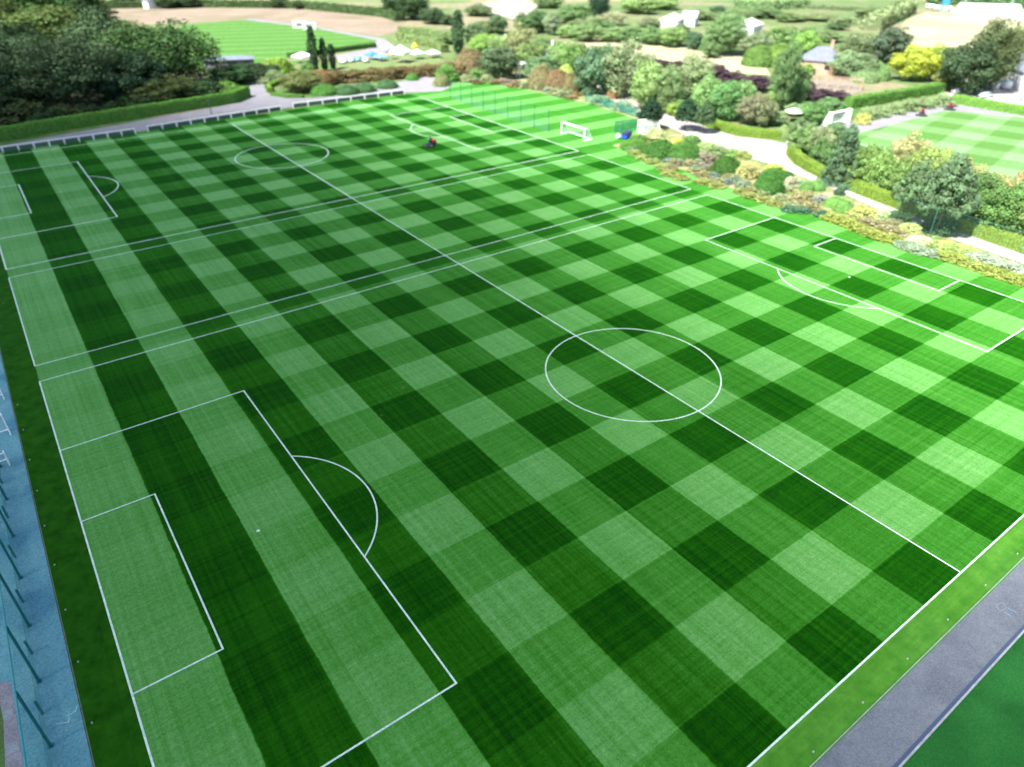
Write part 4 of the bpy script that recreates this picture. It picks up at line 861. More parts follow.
for lab, sp, st, c in (
    ('pale cream-green shrub beside the dark pine', (121.3, 65.2, 3.41, 2.79), 'dome', (.33,.38,.2)),
    ('bright leafy shrub behind the corner mound', (117.4, 66.8, 2.22, 2.31), 'dome', (.09,.21,.03)),
    ('brownish shrub between corner mound and cream shrub', (120.5, 66.0, 2.14, 1.40), 'dome', (.22,.19,.12)),
    ('yellow-lime bush behind the dark touching mound', (121.7, 59.2, 2.26, 1.60), 'dome', (.36,.40,.04)),
    ('mid green shrub behind the touching mounds', (123.8, 57.4, 2.92, 2.74), 'dome', (.07,.18,.035)),
    ('mauve-grey shrub between the touching mounds and the single dome', (117.0, 47.6, 2.57, 2.34), 'dome', (.2,.17,.15)),
    ('grey-green shrub beside the mauve-grey shrub', (123.5, 50.1, 2.23, 2.66), 'dome', (.15,.23,.1)),
    ('fresh green shrub near the path above the single dome', (125.7, 48.3, 1.49, 2.23), 'dome', (.14,.26,.06)),
    ('olive-yellow shrub near the path above the buff shrub', (126.3, 45.8, 1.53, 1.78), 'dome', (.2,.25,.06)),
    ('pale grass clump behind the grey-green shrub', (124.7, 54.1, 1.85, 2.94), 'dome', (.24,.33,.14)),
    ('large buff and green shrub next to the single dark dome', (116.4, 36.9, 3.30, 2.44), 'dome', (.30,.29,.12)),
    ('yellow-flecked bush above the rear clipped mound', (124.2, 36.5, 1.23, 1.91), 'dome', (.28,.34,.03)),
    ('pale silver shrub beside the front clipped mound', (117.5, 28.3, 2.60, 1.39), 'dome', (.34,.34,.28)),
    ('grey-blue shrub beside the bright mounds', (119.3, 27.7, 1.56, 1.40), 'dome', (.2,.3,.18)),
    ('lavender-grey shrub between bright mounds and net', (114.8, 20.3, 1.62, 1.42), 'dome', (.24,.25,.27)),
    ('dark green shrub behind the teal-railed net', (121.1, 20.8, 1.19, 1.19), 'dome', (.03,.08,.035)),
    ('large olive-yellow shrub before the pale mint shrub', (114.8, 12.7, 1.64, 2.76), 'dome', (.28,.31,.09)),
    ('pale mint feathery shrub beside the path', (116.6, 9.9, 1.26, 2.04), 'dome', (.30,.42,.24)),
    ('dark bush behind the trunk of the smaller pine', (116.3, 7.3, 2.48, 2.02), 'dome', (.03,.075,.03)),
    ('dark bush behind the trunk of the bigger pine', (117.6, 1.6, 2.69, 2.90), 'dome', (.025,.065,.03)),
    ('pale green low shrub under the smaller pine', (113.5, 4.0, 1.67, 1.78), 'dome', (.33,.38,.13)),
    ('grey-white shrub at the foot of the green net post', (110.4, 0.7, 1.20, 2.41), 'dome', (.40,.44,.36)),
    ('yellow-green spreading shrub under the bigger pine', (112.3, -1.6, 0.87, 2.60), 'dome', (.34,.38,.1)),
    ('fresh lime shrub between bigger pine and white rose', (112.5, -4.7, 1.04, 2.24), 'dome', (.3,.38,.1)),
    ('bluish shrub at the path side of the white rose', (112.7, -11.6, 0.68, 1.53), 'dome', (.14,.28,.14)),
    ('pale lime grass beside the bluish shrub', (112.9, -8.3, 0.68, 1.72), 'dome', (.33,.40,.16))):
    shrub('bed_shrub', lab, sp, st, c, SHB)
FL = 'flower clumps along the lawn edge'
YEL = (.56, .54, .14); PEA = (.58, .45, .33); LIL = (.36, .36, .52); PNK = (.56, .38, .42); WHT = (.56, .57, .54); ORA = (.52, .30, .16); CRM = (.55, .54, .36)
def flower(lab, sp, leaf, bl, gr=FL):
    leaf = (leaf[0] * .45, leaf[1] * .62, leaf[2] * .6); bl = tuple(v * .85 for v in bl)
    shrub('flower_clump', lab, sp, 'flower', leaf, gr, 'flowers', bl)
flower('yellow flower clump edging the lawn near the mounds', (110.1, 60.2, 1.14, 1.84), (.3,.34,.08), YEL, 'yellow flower clumps near the mounds')
flower('yellow flower clump edging the lawn near the mounds', (109.0, 56.5, 1.11, 1.80), (.3,.34,.08), YEL, 'yellow flower clumps near the mounds')
flower('yellow flower clump edging the lawn near the mounds', (108.4, 53.5, 1.09, 1.77), (.3,.34,.08), YEL, 'yellow flower clumps near the mounds')
flower('yellow flower clump edging the lawn near the mounds', (107.4, 50.0, 1.07, 1.74), (.3,.34,.08), YEL, 'yellow flower clumps near the mounds')
flower('peach flower clump edging the lawn below the clipped mounds', (110.9, 57.0, 1.33, 1.96), (.34,.27,.1), PEA, 'peach flower clumps below the mounds')
flower('peach flower clump edging the lawn below the clipped mounds', (107.8, 48.3, 1.26, 1.86), (.34,.27,.1), PEA, 'peach flower clumps below the mounds')
flower('peach flower clump edging the lawn below the clipped mounds', (111.2, 50.7, 1.29, 1.91), (.34,.27,.1), PEA, 'peach flower clumps below the mounds')
flower('peach flower clump edging the lawn below the clipped mounds', (110.4, 44.0, 1.24, 1.85), (.34,.27,.1), PEA, 'peach flower clumps below the mounds')
flower('peach flower clump edging the lawn below the clipped mounds', (109.7, 41.5, 1.22, 1.82), (.34,.27,.1), PEA, 'peach flower clumps below the mounds')
flower('peach flower clump edging the lawn below the clipped mounds', (113.4, 48.3, 1.28, 1.91), (.34,.27,.1), PEA, 'peach flower clumps below the mounds')
flower('peach flower clump edging the lawn below the clipped mounds', (109.4, 37.2, 1.19, 1.79), (.34,.27,.1), PEA, 'peach flower clumps below the mounds')
flower('peach flower clump edging the lawn below the clipped mounds', (112.8, 37.7, 1.20, 1.82), (.34,.27,.1), PEA, 'peach flower clumps below the mounds')
flower('peach flower clump edging the lawn below the clipped mounds', (110.0, 30.5, 1.14, 1.74), (.34,.27,.1), PEA, 'peach flower clumps below the mounds')
flower('lilac-blue flower clump below the clipped mounds', (111.4, 61.9, 1.42, 1.58), (.2,.26,.2), LIL, 'lilac flower clumps below the mounds')
flower('lilac-blue flower clump below the clipped mounds', (110.7, 51.6, 1.35, 1.50), (.2,.26,.2), LIL, 'lilac flower clumps below the mounds')
flower('lilac-blue flower clump below the clipped mounds', (111.7, 45.2, 1.31, 1.47), (.2,.26,.2), LIL, 'lilac flower clumps below the mounds')
flower('lilac-blue flower clump below the clipped mounds', (110.9, 40.3, 1.27, 1.44), (.2,.26,.2), LIL, 'lilac flower clumps below the mounds')
flower('lilac-blue flower clump below the clipped mounds', (110.1, 36.4, 1.24, 1.41), (.2,.26,.2), LIL, 'lilac flower clumps below the mounds')
flower('lilac-blue flower clump below the clipped mounds', (114.8, 50.4, 1.36, 1.53), (.2,.26,.2), LIL, 'lilac flower clumps below the mounds')
flower('white flower clump among the lilac ones', (112.5, 59.2, 1.41, 1.57), (.25,.3,.16), WHT, 'white flower clumps below the mounds')
flower('white flower clump among the lilac ones', (112.1, 55.9, 1.38, 1.54), (.25,.3,.16), WHT, 'white flower clumps below the mounds')
flower('white flower clump among the lilac ones', (115.9, 47.9, 1.34, 1.52), (.25,.3,.16), WHT, 'white flower clumps below the mounds')
flower('white flower clump among the lilac ones', (110.4, 33.4, 1.22, 1.39), (.25,.3,.16), WHT, 'white flower clumps below the mounds')
flower('white flower clump among the lilac ones', (112.4, 36.3, 1.25, 1.42), (.25,.3,.16), WHT, 'white flower clumps below the mounds')
flower('white flower clump among the lilac ones', (111.9, 33.8, 1.23, 1.40), (.25,.3,.16), WHT, 'white flower clumps below the mounds')
flower('pink flower clump beside the mauve-grey shrub', (112.2, 49.8, 1.32, 1.64), (.25,.24,.14), PNK, 'pink flower clumps below the mounds')
flower('pink flower clump beside the mauve-grey shrub', (116.9, 50.7, 1.35, 1.68), (.25,.24,.14), PNK, 'pink flower clumps below the mounds')
flower('pink flower clump beside the mauve-grey shrub', (114.4, 44.1, 1.29, 1.62), (.25,.24,.14), PNK, 'pink flower clumps below the mounds')
flower('golden flower clump in the strip between mounds and lawn', (105.5, 46.1, 1.00, 1.95), (.32,.30,.07), YEL, 'golden flower strip')
flower('golden flower clump in the strip between mounds and lawn', (105.3, 43.2, 0.98, 1.92), (.32,.30,.07), YEL, 'golden flower strip')
flower('golden flower clump in the strip between mounds and lawn', (106.8, 39.2, 0.96, 1.90), (.32,.30,.07), YEL, 'golden flower strip')
flower('golden flower clump in the strip between mounds and lawn', (107.0, 36.1, 0.95, 1.88), (.32,.30,.07), YEL, 'golden flower strip')
flower('golden flower clump in the strip between mounds and lawn', (108.0, 31.3, 0.92, 1.85), (.32,.30,.07), YEL, 'golden flower strip')
flower('golden flower clump in the strip between mounds and lawn', (107.5, 29.0, 0.90, 1.83), (.32,.30,.07), YEL, 'golden flower strip')
flower('golden flower clump in the strip between mounds and lawn', (107.5, 26.5, 0.89, 1.81), (.32,.30,.07), YEL, 'golden flower strip')
flower('golden flower clump in the strip between mounds and lawn', (107.5, 24.0, 0.87, 1.79), (.32,.30,.07), YEL, 'golden flower strip')
flower('cream flower clump in the strip beside the front mound', (115.0, 27.5, 1.16, 1.65), (.35,.34,.16), CRM, 'cream flower clumps')
flower('cream flower clump in the strip beside the front mound', (110.6, 25.3, 1.12, 1.59), (.35,.34,.16), CRM, 'cream flower clumps')
flower('cream flower clump in the strip beside the front mound', (108.7, 21.7, 1.09, 1.55), (.35,.34,.16), CRM, 'cream flower clumps')
flower('cream flower clump in the strip beside the front mound', (110.5, 28.7, 1.15, 1.61), (.35,.34,.16), CRM, 'cream flower clumps')
flower('orange and peach flower clump before the bright green mounds', (112.0, 22.7, 1.44, 1.95), (.36,.28,.10), PEA, 'orange clumps before the green mounds')
flower('orange and peach flower clump before the bright green mounds', (110.6, 19.4, 1.40, 1.91), (.36,.28,.10), PEA, 'orange clumps before the green mounds')
flower('orange and peach flower clump before the bright green mounds', (114.6, 23.3, 1.46, 1.99), (.36,.28,.10), PEA, 'orange clumps before the green mounds')
flower('teal-green low clump between the orange flowers', (106.8, 20.7, 1.07, 1.53), (.07,.18,.10), (.2,.35,.25), 'teal low clumps')
flower('teal-green low clump between the orange flowers', (109.0, 16.2, 1.05, 1.52), (.07,.18,.10), (.2,.35,.25), 'teal low clumps')
flower('teal-green low clump between the orange flowers', (108.1, 19.2, 1.07, 1.53), (.07,.18,.10), (.2,.35,.25), 'teal low clumps')
flower('bright yellow flower clump in the long yellow edging', (108.6, 14.4, 1.36, 1.74), (.36,.36,.03), YEL, 'long yellow edging')
flower('bright yellow flower clump in the long yellow edging', (108.6, 12.7, 1.34, 1.73), (.36,.36,.03), YEL, 'long yellow edging')
flower('bright yellow flower clump in the long yellow edging', (108.6, 11.2, 1.33, 1.72), (.36,.36,.03), YEL, 'long yellow edging')
flower('bright yellow flower clump in the long yellow edging', (108.1, 9.4, 1.31, 1.70), (.36,.36,.03), YEL, 'long yellow edging')
flower('bright yellow flower clump in the long yellow edging', (107.7, 7.6, 1.29, 1.69), (.36,.36,.03), YEL, 'long yellow edging')
flower('bright yellow flower clump in the long yellow edging', (107.6, 6.2, 1.27, 1.68), (.36,.36,.03), YEL, 'long yellow edging')
flower('bright yellow flower clump in the long yellow edging', (107.4, 4.8, 1.26, 1.67), (.36,.36,.03), YEL, 'long yellow edging')
flower('bright yellow flower clump in the long yellow edging', (107.9, 3.5, 1.25, 1.67), (.36,.36,.03), YEL, 'long yellow edging')
flower('peach flower clump behind the long yellow edging', (112.3, 10.1, 1.16, 1.76), (.38,.28,.13), PEA, 'peach clumps behind the yellow edging')
flower('peach flower clump behind the long yellow edging', (112.3, 8.5, 1.14, 1.75), (.38,.28,.13), PEA, 'peach clumps behind the yellow edging')
flower('peach flower clump behind the long yellow edging', (111.7, 6.8, 1.12, 1.73), (.38,.28,.13), PEA, 'peach clumps behind the yellow edging')
flower('peach flower clump behind the long yellow edging', (114.6, 7.3, 1.14, 1.77), (.38,.28,.13), PEA, 'peach clumps behind the yellow edging')
flower('peach flower clump behind the long yellow edging', (111.3, 4.5, 1.10, 1.71), (.38,.28,.13), PEA, 'peach clumps behind the yellow edging')
flower('pale grey-green clump between the two yellow edgings', (107.4, 1.5, 1.04, 1.76), (.34,.38,.26), WHT, 'pale clumps between the yellow edgings')
flower('pale grey-green clump between the two yellow edgings', (107.2, -0.1, 1.02, 1.75), (.34,.38,.26), WHT, 'pale clumps between the yellow edgings')
flower('pale grey-green clump between the two yellow edgings', (107.6, -1.3, 1.01, 1.75), (.34,.38,.26), WHT, 'pale clumps between the yellow edgings')
flower('pale grey-green clump between the two yellow edgings', (107.8, -2.8, 1.00, 1.74), (.34,.38,.26), WHT, 'pale clumps between the yellow edgings')
flower('yellow flower clump of the edging below the white rose', (108.2, -4.4, 1.29, 1.85), (.36,.36,.04), YEL, 'yellow edging below the white rose')
flower('yellow flower clump of the edging below the white rose', (108.4, -5.8, 1.27, 1.84), (.36,.36,.04), YEL, 'yellow edging below the white rose')
flower('yellow flower clump of the edging below the white rose', (108.2, -7.4, 1.26, 1.83), (.36,.36,.04), YEL, 'yellow edging below the white rose')
flower('yellow flower clump of the edging below the white rose', (108.1, -8.9, 1.24, 1.82), (.36,.36,.04), YEL, 'yellow edging below the white rose')
flower('yellow flower clump of the edging below the white rose', (108.0, -10.4, 1.22, 1.82), (.36,.36,.04), YEL, 'yellow edging below the white rose')
flower('yellow flower clump of the edging below the white rose', (108.1, -11.8, 1.20, 1.81), (.36,.36,.04), YEL, 'yellow edging below the white rose')
flower('yellow flower clump of the edging below the white rose', (108.0, -13.2, 1.18, 1.80), (.36,.36,.04), YEL, 'yellow edging below the white rose')
flower('yellow flower clump of the edging below the white rose', (108.2, -14.5, 1.17, 1.80), (.36,.36,.04), YEL, 'yellow edging below the white rose')
flower('white rose bush behind the yellow edging', (109.8, -8.2, 1.91, 2.61), (.5,.48,.4), WHT, 'white rose bushes')
flower('white rose bush behind the yellow edging', (110.1, -9.6, 1.88, 2.60), (.5,.48,.4), WHT, 'white rose bushes')
flower('white rose bush behind the yellow edging', (110.1, -11.2, 1.86, 2.59), (.5,.48,.4), WHT, 'white rose bushes')
flower('lime flower clump in the bed before the bigger pine', (110.0, -0.7, 1.01, 1.89), (.32,.38,.1), (.5,.55,.15), 'lime clumps before the pine')
flower('lime flower clump in the bed before the bigger pine', (111.1, -3.3, 0.99, 1.89), (.32,.38,.1), (.5,.55,.15), 'lime clumps before the pine')
flower('lime flower clump in the bed before the bigger pine', (110.8, -4.9, 0.97, 1.88), (.32,.38,.1), (.5,.55,.15), 'lime clumps before the pine')
flower('lime flower clump in the bed before the bigger pine', (112.7, -0.8, 1.02, 1.93), (.32,.38,.1), (.5,.55,.15), 'lime clumps before the pine')
flower('lime flower clump in the bed before the bigger pine', (111.1, -6.4, 0.96, 1.88), (.32,.38,.1), (.5,.55,.15), 'lime clumps before the pine')
flower('pink and orange flower clump beside the small lawn', (132.6, 135.4, 1.66, 2.47), (.3,.2,.12), PNK, 'pink clumps beside the small lawn')
flower('pink and orange flower clump beside the small lawn', (133.4, 133.0, 1.65, 2.46), (.3,.2,.12), PNK, 'pink clumps beside the small lawn')
flower('pink and orange flower clump beside the small lawn', (132.0, 137.7, 1.67, 2.49), (.3,.2,.12), PNK, 'pink clumps beside the small lawn')
flower('orange flower clump beside the small lawn', (131.4, 132.3, 1.37, 2.03), (.34,.2,.08), ORA, 'orange clumps beside the small lawn')
flower('orange flower clump beside the small lawn', (133.0, 140.6, 1.41, 2.10), (.34,.2,.08), ORA, 'orange clumps beside the small lawn')
flower('orange flower clump beside the small lawn', (134.7, 109.6, 1.27, 1.89), (.34,.2,.08), ORA, 'orange clumps beside the small lawn')
flower('orange flower clump beside the small lawn', (137.9, 112.2, 1.30, 1.93), (.34,.2,.08), ORA, 'orange clumps beside the small lawn')
flower('cream flower clump beside the small lawn', (125.4, 146.5, 2.29, 2.95), (.33,.33,.16), CRM, 'cream clumps beside the small lawn')
flower('cream flower clump beside the small lawn', (130.1, 143.2, 2.29, 2.95), (.33,.33,.16), CRM, 'cream clumps beside the small lawn')
flower('cream flower clump beside the small lawn', (135.8, 143.0, 2.32, 2.99), (.33,.33,.16), CRM, 'cream clumps beside the small lawn')
flower('cream flower clump beside the small lawn', (134.3, 128.9, 2.21, 2.83), (.33,.33,.16), CRM, 'cream clumps beside the small lawn')
flower('cream flower clump beside the small lawn', (137.5, 130.3, 2.24, 2.87), (.33,.33,.16), CRM, 'cream clumps beside the small lawn')
flower('cream flower clump beside the small lawn', (134.9, 116.4, 2.12, 2.71), (.33,.33,.16), CRM, 'cream clumps beside the small lawn')
flower('cream flower clump beside the small lawn', (134.8, 113.2, 2.10, 2.68), (.33,.33,.16), CRM, 'cream clumps beside the small lawn')
flower('cream flower clump beside the small lawn', (139.5, 123.4, 2.20, 2.82), (.33,.33,.16), CRM, 'cream clumps beside the small lawn')
flower('cream flower clump beside the small lawn', (139.2, 116.7, 2.15, 2.75), (.33,.33,.16), CRM, 'cream clumps beside the small lawn')
flower('white flower clump beside the small lawn', (134.8, 124.4, 1.97, 1.80), (.35,.4,.3), WHT, 'white clumps beside the small lawn')
flower('white flower clump beside the small lawn', (135.4, 120.5, 1.95, 1.78), (.35,.4,.3), WHT, 'white clumps beside the small lawn')
flower('white flower clump beside the small lawn', (136.5, 102.0, 1.83, 1.67), (.35,.4,.3), WHT, 'white clumps beside the small lawn')
flower('rusty low clump beside the rounded rocks of the small lawn', (125.7, 142.0, 1.39, 2.08), (.2,.14,.07), (.4,.2,.1), 'rusty clumps beside the small lawn')
flower('rusty low clump beside the rounded rocks of the small lawn', (130.0, 138.9, 1.39, 2.08), (.2,.14,.07), (.4,.2,.1), 'rusty clumps beside the small lawn')
def rows(lab, gr, pxs): pass

# ------------------------------------------------------------------ trees and shrubs beyond the path
PN = 'dark pines beside the garden path'
tree('pine', 'small black-green pine at the corner of the small lawn', (127.2, 72.9, 6.57, 2.95), 'pine', (.014,.042,.024), PN)
tree('pine', 'dark pine on the path edge, the nearer of a close pair', (133.8, 68.2, 6.56, 2.98), 'pine', (.022,.062,.034), PN)
tree('pine', 'greyer pine on the path edge, the second of a close pair', (134.8, 63.8, 6.72, 2.46), 'pine', (.05,.10,.05), PN)
tree('pine', 'smaller of two pines with bare pale trunks behind the tall green net', (118.2, 7.1, 9.10, 3.14), 'pine', (.085,.155,.075), PN)
tree('pine', 'bigger of two pines with bare pale trunks behind the tall green net', (116.0, 1.4, 11.60, 4.28), 'pine', (.08,.145,.08), PN)
tree('spruce', 'layered dark spruce standing in front of the long lime hedge', (126.0, 24.1, 9.77, 3.68), 'spruce', (.065,.125,.075), 'spruces by the path')
tree('spruce', 'small pointed spruce behind the layered dark spruce', (147.5, 36.0, 5.25, 1.91), 'spruce', (.07,.15,.06), 'spruces by the path')
MIX = 'mixed trees between the long lime hedge and the far lawn'
for lab, sp, st, c in (
    ('dense green bush where the long lime hedge begins', (137.9, 40.3, 5.76, 3.67), 'bush', (0.123, 0.221, 0.072)),
    ('grey-barked pale bush next to the hedge beginning', (139.0, 37.3, 6.16, 2.98), 'loose', (0.191, 0.234, 0.135)),
    ('mid green bush just behind the layered spruce', (132.8, 31.8, 5.47, 3.27), 'bush', (0.072, 0.156, 0.048)),
    ('dark leafy tree between spruce and buff tree', (128.7, 22.0, 7.27, 3.51), 'bush', (0.109, 0.202, 0.042)),
    ('fresh green tree second from the spruce along the hedge', (128.7, 18.6, 6.63, 3.47), 'broad', (0.145, 0.260, 0.060)),
    ('buff pink-tipped tree behind the smaller pine', (142.1, 20.8, 6.97, 3.99), 'loose', (0.287, 0.271, 0.144)),
    ('green tree beside the smaller pine over the hedge', (127.0, 14.2, 6.84, 2.80), 'bush', (0.131, 0.234, 0.060)),
    ('yellow-green tree towering between the two pines', (128.4, 10.3, 9.60, 3.38), 'loose', (0.199, 0.281, 0.063)),
    ('russet-tipped tree behind the bigger pine', (133.2, 6.8, 6.75, 3.46), 'loose', (0.271, 0.243, 0.108)),
    ('deep green tree beside the bigger pine over the hedge', (124.9, 0.7, 7.90, 3.42), 'broad', (0.072, 0.163, 0.042)),
    ('buff tree behind the deep green tree', (131.9, 2.6, 6.64, 3.79), 'loose', (0.223, 0.253, 0.099)),
    ('large deep green tree over the hedge near the frame edge', (122.8, -4.7, 8.29, 4.05), 'broad', (0.080, 0.182, 0.042)),
    ('orange-tipped tree behind the large deep green tree', (133.1, -2.9, 7.94, 3.57), 'loose', (0.319, 0.225, 0.108)),
    ('pale yellow-green tree at the outer end of the long hedge', (123.6, -8.4, 7.63, 3.50), 'loose', (0.191, 0.271, 0.090)),
    ('dense dark tree beyond the end of the long hedge', (123.3, -11.8, 8.21, 3.65), 'bush', (0.087, 0.169, 0.048))):
    tree('mixed_tree', lab, sp, st, c, MIX)
GSH = 'grey shrubs in a row beside the far lawn'
for lab, sp in (('grey-green shrub of the row nearest the goal frame', (178.6, 50.3, 2.88, 2.86)), ('second grey-green shrub from the goal frame', (183.2, 49.4, 3.38, 2.62)), ('third grey-green shrub from the goal frame', (189.1, 49.2, 3.20, 2.69)), ('grey-green shrub next to the nearer red mower', (195.2, 48.9, 3.48, 2.75)), ('grey-green shrub between the two red mowers', (202.0, 48.3, 3.29, 2.83)), ('large grey-green shrub next to the bright hedge', (208.2, 47.1, 3.50, 3.53))):
    shrub('grey_shrub', lab, sp, 'dome', (.17, .25, .12), GSH)
shrub('garden_shrub', 'yellowish clump beside the goal frame', (172.5, 47.9, 2.89, 1.94), 'dome', (.36,.38,.1), 'lone shrubs')
PUR = 'purple-leaved trees'
for lab, sp in (('long purple-leaved tree below the hay field', (180.4, 98.5, 5.77, 4.22)), ('purple-leaved tree beside the long purple one', (182.4, 94.7, 4.50, 3.24)), ('round purple tree nearest the white garden terrace', (183.8, 87.6, 4.26, 4.78)), ('small purple tree at the far edge of the hay field', (190.1, 130.3, 2.42, 3.65)), ('faint purple tree beside the small purple one', (194.0, 126.9, 2.20, 2.56)), ('purple tree next to the tall green tree', (183.8, 71.7, 5.17, 2.62)), ('spreading purple tree before the pergola', (184.7, 66.8, 3.85, 3.05)), ('last purple tree of the line by the pergola', (187.5, 64.5, 3.39, 2.76))):
    tree('purple_tree', lab, sp, 'bush', (.062, .036, .066), PUR)
BEY = 'garden trees between the path and the hay field'
for lab, sp, st, c in (
    ('large pale olive round tree near the low mesh fence', (148.0, 103.0, 13.22, 6.75), 'broad', (0.156,0.211,0.120)),
    ('tall blue-green tree leaning beside the pale olive one', (142.7, 109.3, 12.72, 5.61), 'bush', (0.078,0.158,0.100)),
    ('black-green narrow tree at the end of the bronze clump', (143.9, 116.7, 6.28, 2.76), 'bush', (0.023,0.062,0.040)),
    ('bright green tree behind the black-green narrow tree', (156.0, 133.6, 9.66, 4.68), 'broad', (0.125,0.246,0.060)),
    ('yellow-green pale tree beside the path gap', (141.3, 87.6, 11.57, 4.91), 'broad', (0.187,0.299,0.100)),
    ('dark-hearted olive tree behind the small black pine', (143.9, 84.2, 10.86, 4.63), 'broad', (0.133,0.211,0.090)),
    ('pale olive tree below the small purple trees', (159.5, 89.6, 10.45, 5.86), 'broad', (0.156,0.220,0.110)),
    ('fresh light green tree behind the pair of pines', (149.9, 76.0, 8.22, 4.88), 'broad', (0.156,0.299,0.100)),
    ('rich green tree behind the bend hedge', (149.3, 69.8, 8.70, 4.51), 'broad', (0.086,0.220,0.070)),
    ('light green tree next to the rich green one', (160.1, 73.5, 7.08, 3.93), 'broad', (0.133,0.255,0.090)),
    ('pinkish buff tree with a dark foot by the bend hedge', (149.6, 62.7, 7.10, 3.13), 'bush', (0.172,0.176,0.120)),
    ('second pinkish buff tree with a dark foot by the bend hedge', (151.5, 60.2, 6.64, 3.13), 'bush', (0.148,0.176,0.100)),
    ('tall grey-green tree rising past the purple trees', (168.3, 67.8, 15.09, 4.28), 'oak', (0.094,0.176,0.070)),
    ('shorter grey-green tree at the foot of the tall one', (174.5, 68.5, 9.56, 3.52), 'bush', (0.101,0.194,0.070)),
    ('yellow-green shrub tree below the round purple tree', (173.2, 72.4, 3.53, 3.54), 'bush', (0.156,0.273,0.060)),
    ('green tree between the spreading purple tree and the parasol', (163.7, 55.1, 4.94, 3.52), 'bush', (0.086,0.202,0.060)),
    ('green tree beside the goal frame', (174.6, 57.5, 3.99, 3.71), 'bush', (0.094,0.202,0.080)),
    ('pale green shrub tree behind the parasol', (166.8, 62.6, 2.94, 2.81), 'bush', (0.172,0.282,0.140)),
    ('pale bush in front of the parasol', (154.4, 59.0, 3.25, 2.64), 'bush', (0.172,0.255,0.140)),
    ('yellow-lime tree beside the pine pair and path', (142.2, 79.9, 3.26, 2.15), 'bush', (0.203,0.317,0.050)),
    ('grey-green bush in front of the parasol by the hedge beginning', (149.2, 48.2, 4.06, 2.74), 'bush', (0.117,0.194,0.100)),
    ('bush before the goal frame behind the spruce', (152.9, 42.7, 3.74, 3.24), 'bush', (0.101,0.194,0.090)),
    ('yellow-green tree left of the blue-green leaning one', (161.5, 147.2, 7.25, 5.30), 'broad', (0.156,0.273,0.090)),
    ('buff pale tree with thin foliage near the cottage', (155.6, 161.0, 11.84, 5.81), 'loose', (.21,.23,.12)),
    ('yellow-buff bush below the thin pale tree', (153.6, 152.8, 7.83, 5.29), 'broad', (0.148,0.229,0.080)),
    ('green bush beside the white garden arch', (145.4, 137.1, 6.84, 4.60), 'bush', (0.101,0.202,0.100)),
    ('bright yellow-green tree by the lone poplar', (154.8, 181.4, 7.57, 5.41), 'broad', (0.156,0.290,0.050)),
    ('pale lime tree between poplar and cottage', (155.4, 170.6, 8.28, 5.24), 'broad', (0.179,0.290,0.110)),
    ('dark teal tree behind the cottage', (175.0, 160.4, 4.82, 3.05), 'bush', (0.047,0.114,0.070))):
    tree('garden_tree', lab, sp, st, c, BEY)
for lab, sp, st, c in (
    ('pale bronze rounded bush beside the white arch', (137.1, 125.9, 6.25, 4.02), 'mound', (.17,.15,.075)),
    ('reddish bronze rounded bush in the middle of the bronze clump', (139.0, 121.0, 5.67, 3.97), 'mound', (.18,.12,.065)),
    ('olive bronze bush at the end of the bronze clump', (140.7, 117.3, 4.96, 2.74), 'mound', (.16,.14,.065)),
    ('rust-coloured ball bush beside the white path gap', (144.8, 104.0, 2.60, 2.06), 'mound', (.28,.12,.06)),
    ('blue-green bushes behind the low mesh fence', (136.6, 100.1, 2.83, 3.66), 'dome', (.14,.25,.17)),
    ('blue-green bush behind the end of the low mesh fence', (136.5, 91.6, 2.74, 3.55), 'dome', (.15,.24,.17)),
    ('yellow round bush above the reddish bronze bush', (151.0, 131.9, 4.24, 2.63), 'mound', (.30,.40,.08))):
    shrub('garden_shrub', lab, sp, st, c, 'shrubs round the white arch and mesh fence')
RGT = 'trees round the hip-roofed house and car park'
